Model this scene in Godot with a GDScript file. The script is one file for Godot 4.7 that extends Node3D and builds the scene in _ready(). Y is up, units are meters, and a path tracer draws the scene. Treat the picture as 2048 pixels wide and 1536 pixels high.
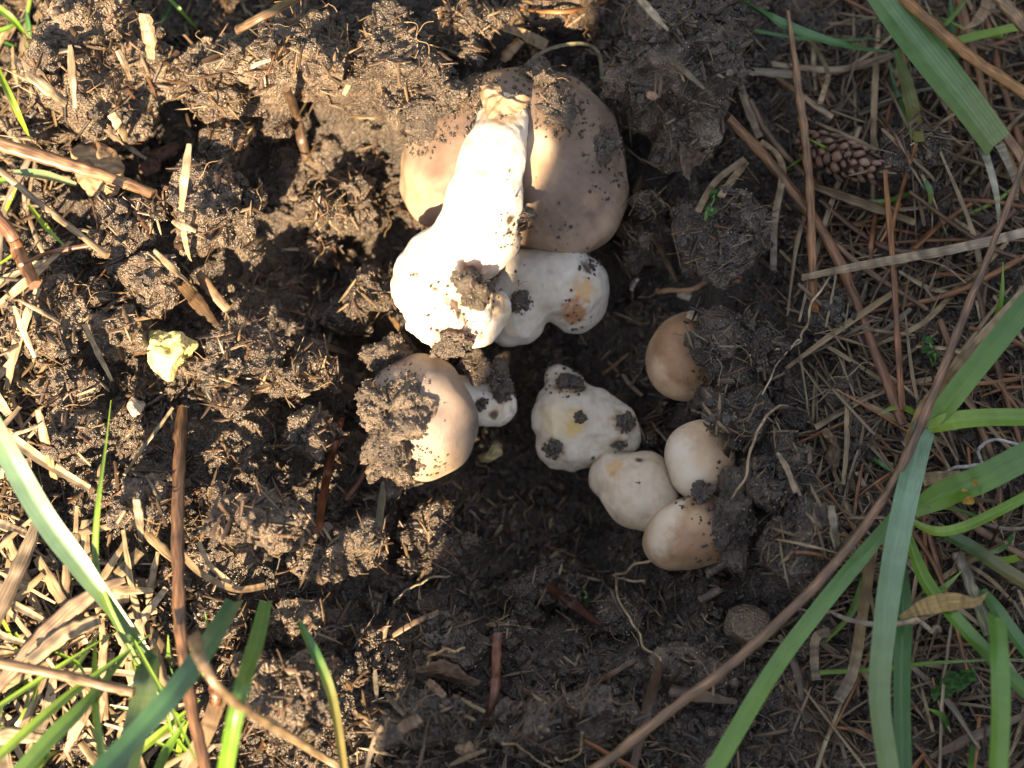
extends Node3D
# A dug-out hole in leafy garden soil with pale mushrooms in it, seen from above. Built in metres; lengths in the calls are millimetres.
# u, v give a place on the ground as seen from above (a 2048 x 1536 plan of about 0.1 mm per unit), lift a height above the soil.

const TILT := 0.314159
const HALF := 0.3249197          # tan of half the vertical field of view (18 degrees)
const DIST := 0.237
var view_dir := Vector3(0, -cos(TILT), -sin(TILT))
var view_up := Vector3(0, sin(TILT), -cos(TILT))
var eye := -Vector3(0, -cos(TILT), -sin(TILT)) * DIST

const GX0 := -125.0
const GZ0 := -108.0
const STEP := 0.45
const NX := 556
const NZ := 436
var ground := PackedFloat32Array()   # soil height, mm
var surf := PackedFloat32Array()     # soil and clods, mm
var soft := PackedFloat32Array()     # the same, smoothed, on a grid four times as coarse
var used := {}
var rng := RandomNumberGenerator.new()
var M := {}
var ico := {}
var clod_points := []                # places on the clods where crumbs lie

func _ready() -> void:
	rng.seed = 20
	setup_camera_and_light()
	make_materials()
	make_ground()
	make_clods()
	smooth_surface()
	make_mushrooms()
	make_dirt_on_mushrooms()
	make_objects()
	make_needles_and_straws()
	make_grass()
	make_litter()
	make_stuff()
	make_surroundings()

# ------------------------------------------------------------------ camera, sky, sun
func setup_camera_and_light() -> void:
	var cam := Camera3D.new()
	cam.name = "camera"
	add_child(cam)
	var at := CameraAttributesPhysical.new()
	at.frustum_focal_length = 12.0 / HALF
	at.frustum_focus_distance = 0.233
	at.frustum_near = 0.01
	at.frustum_far = 120.0
	at.exposure_aperture = 9.0
	cam.attributes = at
	cam.fov = rad_to_deg(2.0 * atan(HALF))
	cam.near = 0.01
	cam.far = 120.0
	cam.transform = Transform3D(Basis(Vector3.RIGHT, view_up, -view_dir), eye)
	cam.current = true
	var env := Environment.new()
	env.background_mode = Environment.BG_SKY
	var sky := Sky.new()
	var sm := ProceduralSkyMaterial.new()
	sm.sky_top_color = Color(0.65, 0.68, 0.74)
	sm.sky_horizon_color = Color(0.86, 0.86, 0.84)
	sm.sky_curve = 0.16
	sm.ground_bottom_color = Color(0.16, 0.14, 0.10)
	sm.ground_horizon_color = Color(0.45, 0.44, 0.40)
	sm.sky_energy_multiplier = 0.67
	sky.sky_material = sm
	env.sky = sky
	env.tonemap_mode = Environment.TONE_MAPPER_LINEAR
	env.tonemap_exposure = 5.8
	env.sdfgi_enabled = true
	env.ssao_enabled = true
	env.ssil_enabled = true
	var we := WorldEnvironment.new()
	we.name = "world_environment"
	we.environment = env
	add_child(we)
	var sun := DirectionalLight3D.new()
	sun.name = "sun"
	sun.light_energy = 1.6
	sun.light_color = Color(1.0, 0.88, 0.71)
	sun.light_angular_distance = 0.5
	sun.shadow_enabled = true
	add_child(sun)
	var az := deg_to_rad(14.0)
	var el := deg_to_rad(33.0)
	var to_sun := Vector3(-sin(az) * cos(el), sin(el), cos(az) * cos(el))
	sun.transform = Transform3D(Basis.looking_at(-to_sun, Vector3.UP), Vector3.ZERO)

# ------------------------------------------------------------------ places
func W(u: float, v: float, h: float) -> Vector3:   # plan place at height h mm -> metres
	var r := view_dir + Vector3.RIGHT * ((u - 1024.0) / 768.0 * HALF) + view_up * ((768.0 - v) / 768.0 * HALF)
	return eye + r * ((h * 0.001 - eye.y) / r.y)

func plan(p: Vector3) -> Vector2:
	var d := p - eye
	var z := d.dot(view_dir)
	return Vector2(1024.0 + d.x / z / HALF * 768.0, 768.0 - d.dot(view_up) / z / HALF * 768.0)

func unit_at(p: Vector3) -> float:   # metres per plan unit there
	return (p - eye).dot(view_dir) * HALF / 768.0

func sample(grid: PackedFloat32Array, x: float, z: float, step: float, nx: int, nz: int) -> float:
	var fx := clampf((x - GX0) / step, 0.0, nx - 1.001)
	var fz := clampf((z - GZ0) / step, 0.0, nz - 1.001)
	var i := int(fx)
	var j := int(fz)
	fx -= i
	fz -= j
	var k := j * nx + i
	return lerpf(lerpf(grid[k], grid[k + 1], fx), lerpf(grid[k + nx], grid[k + nx + 1], fx), fz)

func soft_h(x: float, z: float) -> float:
	return sample(soft, x, z, STEP * 4.0, NX / 4, NZ / 4)

func surf_h(x: float, z: float) -> float:
	return sample(surf, x, z, STEP, NX, NZ)

func L(u: float, v: float, lift: float) -> Vector3:   # plan place, lift mm above the smoothed soil
	var h := 0.0
	for k in 5:
		var p := W(u, v, h + lift)
		h = lerpf(h, soft_h(p.x * 1000.0, p.z * 1000.0), 0.8)
	return W(u, v, h + lift)

# ------------------------------------------------------------------ naming
func numbered(called: String) -> String:
	var n: int = used.get(called, 0)
	used[called] = n + 1
	return called if n == 0 else "%s_%03d" % [called, n]

func tag(o: Node, label: String, category: String, group := "") -> void:
	o.set_meta("label", label)
	o.set_meta("category", category)
	if group != "":
		o.set_meta("group", group)

func thing(called: String, label: String, category: String, at: Vector3, group := "") -> Node3D:
	var o := Node3D.new()
	o.name = numbered(called)
	add_child(o)
	o.position = at
	tag(o, label, category, group)
	return o

func put(called: String, mesh: Mesh, mat: Material, parent: Node = null, label := "", category := "", group := "", at := Vector3.ZERO) -> MeshInstance3D:
	var o := MeshInstance3D.new()
	o.mesh = mesh
	o.material_override = mat
	if parent == null:
		o.name = numbered(called)
		add_child(o)
		o.position = at
		if category != "":
			tag(o, label, category, group)
	else:
		o.name = called
		parent.add_child(o, true)
		if label != "":
			o.set_meta("label", label)
	return o

# ------------------------------------------------------------------ materials
func noise(type: int, freq: float, seed_: int, oct := 1) -> FastNoiseLite:
	var n := FastNoiseLite.new()
	n.noise_type = type
	n.frequency = freq
	n.seed = seed_
	if oct > 1:
		n.fractal_type = FastNoiseLite.FRACTAL_FBM
		n.fractal_octaves = oct
	else:
		n.fractal_type = FastNoiseLite.FRACTAL_NONE
	return n

func cells(freq: float, seed_: int, ret := FastNoiseLite.RETURN_DISTANCE) -> FastNoiseLite:
	var n := noise(FastNoiseLite.TYPE_CELLULAR, freq, seed_)
	n.cellular_return_type = ret
	n.cellular_jitter = 1.0
	return n

func noise_texture(n: FastNoiseLite, size: int) -> ImageTexture:
	var img := n.get_seamless_image(size, size)
	img.convert(Image.FORMAT_RGBA8)
	return ImageTexture.create_from_image(img)

func streak_texture(seed_: int, low: float, veins: float) -> ImageTexture:   # fibres along v
	var w := 64
	var h := 256
	var img := Image.create(w, h, false, Image.FORMAT_RGBA8)
	var a := noise(FastNoiseLite.TYPE_SIMPLEX, 0.30, seed_, 2)
	var b := noise(FastNoiseLite.TYPE_SIMPLEX, 0.05, seed_ + 1, 3)
	for y in h:
		var yy := absf(y - 128.0)
		for x in w:
			var s := a.get_noise_2d(x, yy * 0.05) * 0.5 + 0.5
			var t := b.get_noise_2d(x * 2.5, yy * 0.12) * 0.5 + 0.5
			var g := lerpf(low, 1.0, s * 0.6 + t * 0.4)
			if veins > 0.0:
				g *= 1.0 - veins * (0.5 + 0.5 * cos(x / 64.0 * TAU * 11.0))
			img.set_pixel(x, y, Color(g, g, g))
	return ImageTexture.create_from_image(img)

func mat(rough: float, spec: float) -> StandardMaterial3D:
	var m := StandardMaterial3D.new()
	m.vertex_color_use_as_albedo = true
	m.roughness = rough
	m.metallic_specular = spec
	return m

func relief(m: StandardMaterial3D, tex: Texture2D, cm: float, per_metre: float) -> void:
	m.heightmap_enabled = true
	m.heightmap_texture = tex
	m.heightmap_scale = cm
	m.uv1_triplanar = true
	m.uv1_world_triplanar = true
	m.uv1_scale = Vector3.ONE * per_metre

func make_materials() -> void:
	var grain := noise_texture(noise(FastNoiseLite.TYPE_SIMPLEX, 0.03, 3, 5), 512)
	var pores := noise_texture(noise(FastNoiseLite.TYPE_SIMPLEX, 0.06, 9, 3), 512)
	var m := mat(0.38, 0.7)
	relief(m, grain, 0.075, 90.0)
	M.soil = m
	m = mat(0.34, 0.8)
	relief(m, grain, 0.04, 160.0)
	M.crumb = m
	m = mat(0.10, 0.8)
	M.sand = m
	m = mat(0.5, 0.5)
	relief(m, pores, 0.012, 140.0)
	m.subsurf_scatter_enabled = true
	m.subsurf_scatter_strength = 0.08
	M.flesh = m
	m = mat(0.42, 0.5)
	relief(m, pores, 0.010, 170.0)
	m.subsurf_scatter_enabled = true
	m.subsurf_scatter_strength = 0.05
	M.cap = m
	m = mat(0.5, 0.45)
	m.albedo_texture = streak_texture(11, 0.45, 0.0)
	m.backlight_enabled = true
	m.backlight = Color(0.25, 0.25, 0.25)
	M.straw = m
	m = mat(0.42, 0.5)
	m.albedo_texture = streak_texture(31, 0.32, 0.0)
	M.needle = m
	m = mat(0.33, 0.6)
	m.albedo_texture = streak_texture(51, 0.82, 0.13)
	m.backlight_enabled = true
	m.backlight = Color(0.75, 0.75, 0.75)
	M.blade = m
	m = mat(0.6, 0.4)
	m.albedo_texture = streak_texture(71, 0.6, 0.12)
	m.backlight_enabled = true
	m.backlight = Color(0.35, 0.35, 0.35)
	M.leaf = m
	m = mat(0.55, 0.4)
	M.hair = m
	m = mat(0.45, 0.5)
	M.cone = m

# ------------------------------------------------------------------ mesh helpers
func arrays(v: PackedVector3Array, n: PackedVector3Array, c: PackedColorArray, uv: PackedVector2Array, idx: PackedInt32Array) -> ArrayMesh:
	var a := []
	a.resize(Mesh.ARRAY_MAX)
	a[Mesh.ARRAY_VERTEX] = v
	a[Mesh.ARRAY_NORMAL] = n
	a[Mesh.ARRAY_COLOR] = c
	if uv.size():
		a[Mesh.ARRAY_TEX_UV] = uv
	a[Mesh.ARRAY_INDEX] = idx
	var m := ArrayMesh.new()
	m.add_surface_from_arrays(Mesh.PRIMITIVE_TRIANGLES, a)
	return m

func normals_of(v: PackedVector3Array, idx: PackedInt32Array) -> PackedVector3Array:   # front faces run clockwise
	var n := PackedVector3Array()
	n.resize(v.size())
	var k := 0
	while k < idx.size():
		var a := idx[k]
		var b := idx[k + 1]
		var c := idx[k + 2]
		var f := (v[c] - v[a]).cross(v[b] - v[a])
		n[a] += f
		n[b] += f
		n[c] += f
		k += 3
	for i in n.size():
		n[i] = n[i].normalized()
	return n

func icosphere(sub: int) -> Array:   # [unit vertices, indices]
	if ico.has(sub):
		return ico[sub]
	var v := PackedVector3Array()
	var f := PackedInt32Array()
	if sub == 0:
		var t := (1.0 + sqrt(5.0)) / 2.0
		for s in [-1.0, 1.0]:
			for q in [-t, t]:
				v.append(Vector3(s, q, 0).normalized())
				v.append(Vector3(0, s, q).normalized())
				v.append(Vector3(q, 0, s).normalized())
		var e := 1.0515
		for i in 12:
			for j in range(i + 1, 12):
				for k in range(j + 1, 12):
					if v[i].distance_to(v[j]) < e + 0.1 and v[j].distance_to(v[k]) < e + 0.1 and v[i].distance_to(v[k]) < e + 0.1:
						if (v[k] - v[i]).cross(v[j] - v[i]).dot(v[i]) > 0.0:
							f.append_array(PackedInt32Array([i, j, k]))
						else:
							f.append_array(PackedInt32Array([i, k, j]))
	else:
		var low: Array = icosphere(sub - 1)
		v = (low[0] as PackedVector3Array).duplicate()
		var g: PackedInt32Array = low[1]
		var mid := {}
		var k := 0
		while k < g.size():
			var m := [0, 0, 0]
			for e in 3:
				var a: int = g[k + e]
				var b: int = g[k + (e + 1) % 3]
				var key := mini(a, b) * 100000 + maxi(a, b)
				if not mid.has(key):
					mid[key] = v.size()
					v.append(((v[a] + v[b]) * 0.5).normalized())
				m[e] = mid[key]
			f.append_array(PackedInt32Array([g[k], m[0], m[2], m[0], g[k + 1], m[1], m[2], m[1], g[k + 2], m[0], m[1], m[2]]))
			k += 3
	ico[sub] = [v, f]
	return ico[sub]

const SOIL_DARK := Color(0.015, 0.010, 0.0065)
const SOIL_MID := Color(0.054, 0.037, 0.0245)
const SOIL_PALE := Color(0.165, 0.122, 0.084)

func soil_color(t: float) -> Color:   # 0 .. 1
	return SOIL_DARK.lerp(SOIL_MID, clampf(t * 2.0, 0, 1)).lerp(SOIL_PALE, clampf(t * 2.0 - 1.0, 0, 1))

# a rough lump: broken faces, granules and fine grain. r in mm; returns the mesh in metres round its own centre
func lump(seed_: int, r: Vector3, sub: int, rough: float, tone: float, facets := 7) -> ArrayMesh:
	var base: Array = icosphere(sub)
	var dirs: PackedVector3Array = base[0]
	var idx: PackedInt32Array = base[1]
	var R := RandomNumberGenerator.new()
	R.seed = seed_
	var mean := (r.x + r.y + r.z) / 3.0
	var n1 := noise(FastNoiseLite.TYPE_SIMPLEX, 0.75 / mean, seed_)
	var n2 := noise(FastNoiseLite.TYPE_SIMPLEX, 0.23, seed_ + 1, 3)
	var c1 := cells(clampf(2.2 / mean, 0.14, 1.2), seed_ + 2)
	var c2 := cells(clampf(5.5 / mean, 0.38, 2.5), seed_ + 3)
	var c3 := cells(clampf(5.5 / mean, 0.38, 2.5), seed_ + 3, FastNoiseLite.RETURN_CELL_VALUE)
	var planes := []
	for k in facets:
		planes.append([Vector3(R.randfn(), R.randfn() * 0.8, R.randfn()).normalized(), R.randf_range(0.55, 0.95)])
	var v := PackedVector3Array()
	v.resize(dirs.size())
	var col := PackedColorArray()
	col.resize(dirs.size())
	for i in dirs.size():
		var d := dirs[i]
		var s := 1.0
		for p in planes:
			var q: float = d.dot(p[0])
			if q > 0.05:
				s = minf(s, p[1] / q)
		var p3 := d * r * s
		var g1 := -c1.get_noise_3dv(p3)
		var g2 := -c2.get_noise_3dv(p3)
		var m := n2.get_noise_3dv(p3)
		var k := n1.get_noise_3dv(p3)
		var out := mean * rough * (0.30 * k + 0.24 * (g1 - 0.4) + 0.10 * (g2 - 0.4) + 0.12 * m)
		var big := maxf(0.2, 1.0 + out / maxf(p3.length(), 0.05))
		v[i] = p3 * big * 0.001
		var t := tone + 0.22 * m + 0.14 * k + 0.18 * c3.get_noise_3dv(p3)
		col[i] = soil_color(clampf(t, 0.0, 1.0))
	return arrays(v, normals_of(v, idx), col, PackedVector2Array(), idx)

func stamp(mesh: Mesh, t: Transform3D, points := 0) -> void:   # records a clod in the surface grid and picks places for crumbs on it
	var a := mesh.surface_get_arrays(0)
	var v: PackedVector3Array = a[Mesh.ARRAY_VERTEX]
	var n: PackedVector3Array = a[Mesh.ARRAY_NORMAL]
	for i in v.size():
		var p := t * v[i] * 1000.0
		var gx := int(round((p.x - GX0) / STEP))
		var gz := int(round((p.z - GZ0) / STEP))
		for dz in [0, 1]:
			for dx in [0, 1]:
				var x: int = gx + dx
				var z: int = gz + dz
				if x >= 0 and z >= 0 and x < NX and z < NZ:
					var k := z * NX + x
					if p.y > surf[k]:
						surf[k] = p.y
	for j in points:
		var i := rng.randi() % v.size()
		var nn := t.basis * n[i]
		if nn.y > -0.35:
			clod_points.append([t * v[i], nn.normalized()])

# a swept strip, stalk or blade. prof: [[across, up, normal across, normal up, u], ...] in half widths
func sweep(path: PackedVector3Array, width: PackedFloat32Array, prof: Array, roll: PackedFloat32Array, cols: PackedColorArray, origin: Vector3, closed: bool, mottle := 0.12, ref := Vector3.UP) -> ArrayMesh:
	var v := PackedVector3Array()
	var n := PackedVector3Array()
	var c := PackedColorArray()
	var uv := PackedVector2Array()
	var idx := PackedInt32Array()
	var np := prof.size()
	var nr := path.size()
	var run := rng.randf() * 0.1
	var du := rng.randf()
	for i in nr:
		var t := (path[mini(i + 1, nr - 1)] - path[maxi(i - 1, 0)]).normalized()
		var up := ref - t * ref.dot(t)
		if up.length() < 0.05:
			up = Vector3(0, 0, -1) - t * -t.z
		up = up.normalized()
		var side := t.cross(up)
		var ca := cos(roll[i])
		var sa := sin(roll[i])
		var s2 := side * ca + up * sa
		var u2 := up * ca - side * sa
		if i > 0:
			run += path[i].distance_to(path[i - 1])
		for q in prof:
			var hw: float = width[i] * 0.5
			v.append(path[i] + s2 * (q[0] * hw) + u2 * (q[1] * hw) - origin)
			n.append((s2 * q[2] + u2 * q[3]).normalized())
			var cc := cols[i]
			var k := 1.0 + mottle * rng.randfn()
			c.append(Color(cc.r * k, cc.g * k, cc.b * k))
			uv.append(Vector2(q[4] + du, run * 40.0))
	for i in nr - 1:
		for j in (np if closed else np - 1):
			var a := i * np + j
			var b := i * np + (j + 1) % np
			idx.append_array(PackedInt32Array([a, b, a + np, b, b + np, a + np]))
	if closed:
		for e in [0, nr - 1]:
			var tip := v.size()
			var mid := Vector3.ZERO
			for j in np:
				mid += v[e * np + j]
			var axis := (path[1] - path[0]).normalized() * -1.0 if e == 0 else (path[nr - 1] - path[nr - 2]).normalized()
			v.append(mid / np)
			n.append(axis)
			c.append(cols[e].darkened(0.25))
			uv.append(Vector2(0.5, 0.0))
			var first := v.size()
			for j in np:
				v.append(v[e * np + j])
				n.append(axis)
				c.append(cols[e].darkened(0.15))
				uv.append(Vector2(j * 0.1, 0.1))
			for j in np:
				var a := first + j
				var b := first + (j + 1) % np
				idx.append_array(PackedInt32Array([tip, a, b] if e == 0 else [tip, b, a]))
	# sweep() is written for profiles that run so that faces turn outward; mend any that do not
	var k := 0
	while k < idx.size():
		var a := idx[k]
		var b := idx[k + 1]
		var d := idx[k + 2]
		if (v[d] - v[a]).cross(v[b] - v[a]).dot(n[a] + n[b] + n[d]) < 0.0:
			idx[k + 1] = d
			idx[k + 2] = b
		k += 3
	return arrays(v, n, c, uv, idx)

func round_profile(sides: int, flat := 1.0, ridge := 0.0, seed_ := 0) -> Array:
	var R := RandomNumberGenerator.new()
	R.seed = seed_
	var pts := []
	for k in sides:
		var a := TAU * k / sides
		var r := 1.0 + ridge * R.randf_range(-1.0, 1.0)
		pts.append(Vector2(cos(a) * r, sin(a) * flat * r))
	var out := []
	for k in sides:
		var e: Vector2 = pts[(k + 1) % sides] - pts[(k + sides - 1) % sides]
		var nn := Vector2(e.y, -e.x).normalized()
		if nn.dot(pts[k]) < 0:
			nn = -nn
		out.append([pts[k].x, pts[k].y, nn.x, nn.y, k / float(sides)])
	return out

func blade_profile(fold: float, thick: float, steps := 8) -> Array:
	var out := []
	for k in steps + 1:
		var a := -1.0 + 2.0 * k / steps
		var s := signf(a) * fold
		out.append([a, absf(a) * fold + thick * (1.0 - a * a), -s, 1.0, 0.5 + a * 0.5])
	for k in steps + 1:
		var a := 1.0 - 2.0 * k / steps
		var s := signf(a) * fold
		out.append([a, absf(a) * fold - thick * (1.0 - a * a), s, -1.0, 0.5 + a * 0.5])
	return out

func curve(pts: PackedVector3Array, per: int) -> PackedVector3Array:
	var out := PackedVector3Array()
	var n := pts.size()
	for i in n - 1:
		var a := pts[maxi(i - 1, 0)]
		var d := pts[mini(i + 2, n - 1)]
		for k in per:
			out.append(pts[i].cubic_interpolate(pts[i + 1], a, d, k / float(per)))
	out.append(pts[n - 1])
	return out

func places(q: Array) -> PackedVector3Array:   # [u, v, lift, u, v, lift ...]
	var out := PackedVector3Array()
	for k in q.size() / 3:
		out.append(L(q[k * 3], q[k * 3 + 1], q[k * 3 + 2]))
	return out

# style: "straw" flat split stalk, "needle" half-round with a groove, "root" thin and wobbly, "blade" green leaf, "dry" withered leaf
func stalk_mesh(path0: PackedVector3Array, w: float, col: Color, style: String, origin: Vector3, end_col := Color(-1, 0, 0), roll0 := 0.0, taper0 := 1.0, taper1 := 1.0) -> ArrayMesh:
	var path := curve(path0, 10 if style in ["blade", "dry", "root"] else 7)
	var nr := path.size()
	var width := PackedFloat32Array()
	var roll := PackedFloat32Array()
	var cols := PackedColorArray()
	var sd := rng.randi() % 10000
	var wob := noise(FastNoiseLite.TYPE_SIMPLEX, 0.9, sd)
	var tint := noise(FastNoiseLite.TYPE_SIMPLEX, 1.6, sd + 7, 2)
	for i in nr:
		var t := i / float(nr - 1)
		var k := lerpf(taper0, 1.0, smoothstep(0.0, 0.35, t)) * lerpf(1.0, taper1, smoothstep(0.45, 1.0, t))
		if style in ["straw", "needle", "root"]:
			k *= 1.0 + 0.12 * wob.get_noise_1d(i * 0.7)
		width.append(w * unit_at(path[i]) * k)
		roll.append(roll0 + (0.08 * wob.get_noise_1d(i * 0.4 + 50.0) if style != "blade" else 0.0))
		var cc := col if end_col.r < 0 else col.lerp(end_col, smoothstep(0.25, 1.0, t))
		var b := 1.0 + 0.55 * tint.get_noise_1d(i * 0.8) if style != "blade" else 1.0 + 0.12 * tint.get_noise_1d(i * 0.5)
		cols.append(Color(cc.r * b, cc.g * b, cc.b * b))
		if style in ["straw", "needle", "root"] and i > 0 and i < nr - 1:
			var j: float = width[i] * (0.05 if style != "root" else 0.8)
			var f := 1.2 if style != "root" else 0.10
			path[i] += Vector3(wob.get_noise_2d(i * f, 9.0), wob.get_noise_2d(i * f, 30.0), wob.get_noise_2d(i * f, 60.0)) * j
	match style:
		"straw":
			return sweep(path, width, round_profile(17, 0.30, 0.20, sd), roll, cols, origin, true, 0.10)
		"needle":
			return sweep(path, width, round_profile(13, 0.66, 0.10, sd), roll, cols, origin, true, 0.15)
		"root":
			return sweep(path, width, round_profile(6, 1.0, 0.05, sd), roll, cols, origin, true, 0.08)
		"dry":
			return sweep(path, width, blade_profile(rng.randf_range(0.15, 0.5), 0.10), roll, cols, origin, false, 0.10)
	return sweep(path, width, blade_profile(0.46, 0.07), roll, cols, origin, false, 0.014)

func style_mat(style: String) -> Material:
	return {"straw": M.straw, "needle": M.needle, "root": M.hair, "blade": M.blade, "dry": M.leaf}[style]

func stalk(called: String, label: String, category: String, group: String, q: Array, w: float, col: Color, style: String, end_col := Color(-1, 0, 0), roll := 0.0, t0 := 1.0, t1 := 1.0) -> MeshInstance3D:
	var p := places(q)
	w *= 0.84 if style in ["blade", "straw", "needle"] else 1.0
	if style == "straw":
		t0 = minf(t0, rng.randf_range(0.45, 0.95))
		t1 = minf(t1, rng.randf_range(0.4, 0.95))
	return put(called, stalk_mesh(p, w, col, style, p[0], end_col, roll, t0, t1), style_mat(style), null, label, category, group, p[0])

# ------------------------------------------------------------------ ground
const CTRL := [   # u, v, height in mm
	[-300, -300, -4], [400, -300, 0], [1000, -300, 0], [1700, -300, -3], [2400, -300, -4], [-300, 400, -4], [-300, 1000, -4], [-300, 1700, -5], [400, 1800, -2], [1000, 1800, -2], [1700, 1800, -3], [2400, 1800, -4], [2400, 400, -4], [2400, 1000, -4],
	[0, 0, -3], [0, 400, -3], [0, 800, -3], [0, 1200, -4], [0, 1500, -5], [200, 100, -4], [200, 400, -4], [200, 700, -4], [200, 950, -5], [200, 1200, -8], [200, 1450, -10],
	[420, 80, -7], [420, 250, -7], [420, 420, -5], [420, 600, -5], [420, 800, -5], [420, 1000, -6], [480, 1180, -5], [480, 1400, -7], [330, 190, -15], [560, 560, -13], [580, 900, -16],
	[600, 120, -3], [600, 300, -9], [600, 420, -18], [680, 500, -28], [680, 640, -25], [620, 760, -10], [680, 900, -21], [650, 1080, -13], [650, 1250, -11], [650, 1430, -8],
	[760, 100, 4], [760, 260, -3], [760, 400, -20], [800, 550, -24], [800, 700, -23], [820, 850, -21], [850, 1000, -27], [850, 1150, -23], [850, 1300, -7], [850, 1450, -3],
	[950, 60, 1], [950, 250, -8], [950, 450, -24], [950, 700, -33], [1000, 850, -36], [1000, 1000, -37], [1020, 1150, -33], [1020, 1300, -12], [1020, 1450, -5],
	[1100, 50, 0], [1100, 250, -8], [1150, 450, -25], [1150, 650, -29], [1150, 800, -38], [1150, 1000, -39], [1180, 1150, -35], [1180, 1300, -15], [1180, 1450, -8],
	[1280, 60, 1], [1270, 250, -3], [1290, 420, -18], [1290, 600, -24], [1310, 800, -26], [1330, 1000, -29], [1330, 1180, -26], [1330, 1320, -11], [1330, 1450, -6],
	[1420, 100, 2], [1420, 280, -1], [1420, 450, -7], [1440, 620, -11], [1450, 780, -12], [1500, 950, -11], [1500, 1100, -12], [1440, 1220, -15], [1500, 1380, -7],
	[1560, 100, -3], [1560, 300, -4], [1560, 500, -7], [1580, 700, -7], [1620, 900, -6], [1640, 1100, -6], [1620, 1250, -10], [1650, 1420, -6],
	[1750, 100, -5], [1750, 300, -5], [1750, 550, -5], [1750, 800, -6], [1780, 1050, -5], [1800, 1300, -5], [1950, 150, -6], [1950, 450, -6], [1950, 750, -7], [1950, 1050, -7], [1950, 1350, -6], [2048, 768, -7]]

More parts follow.
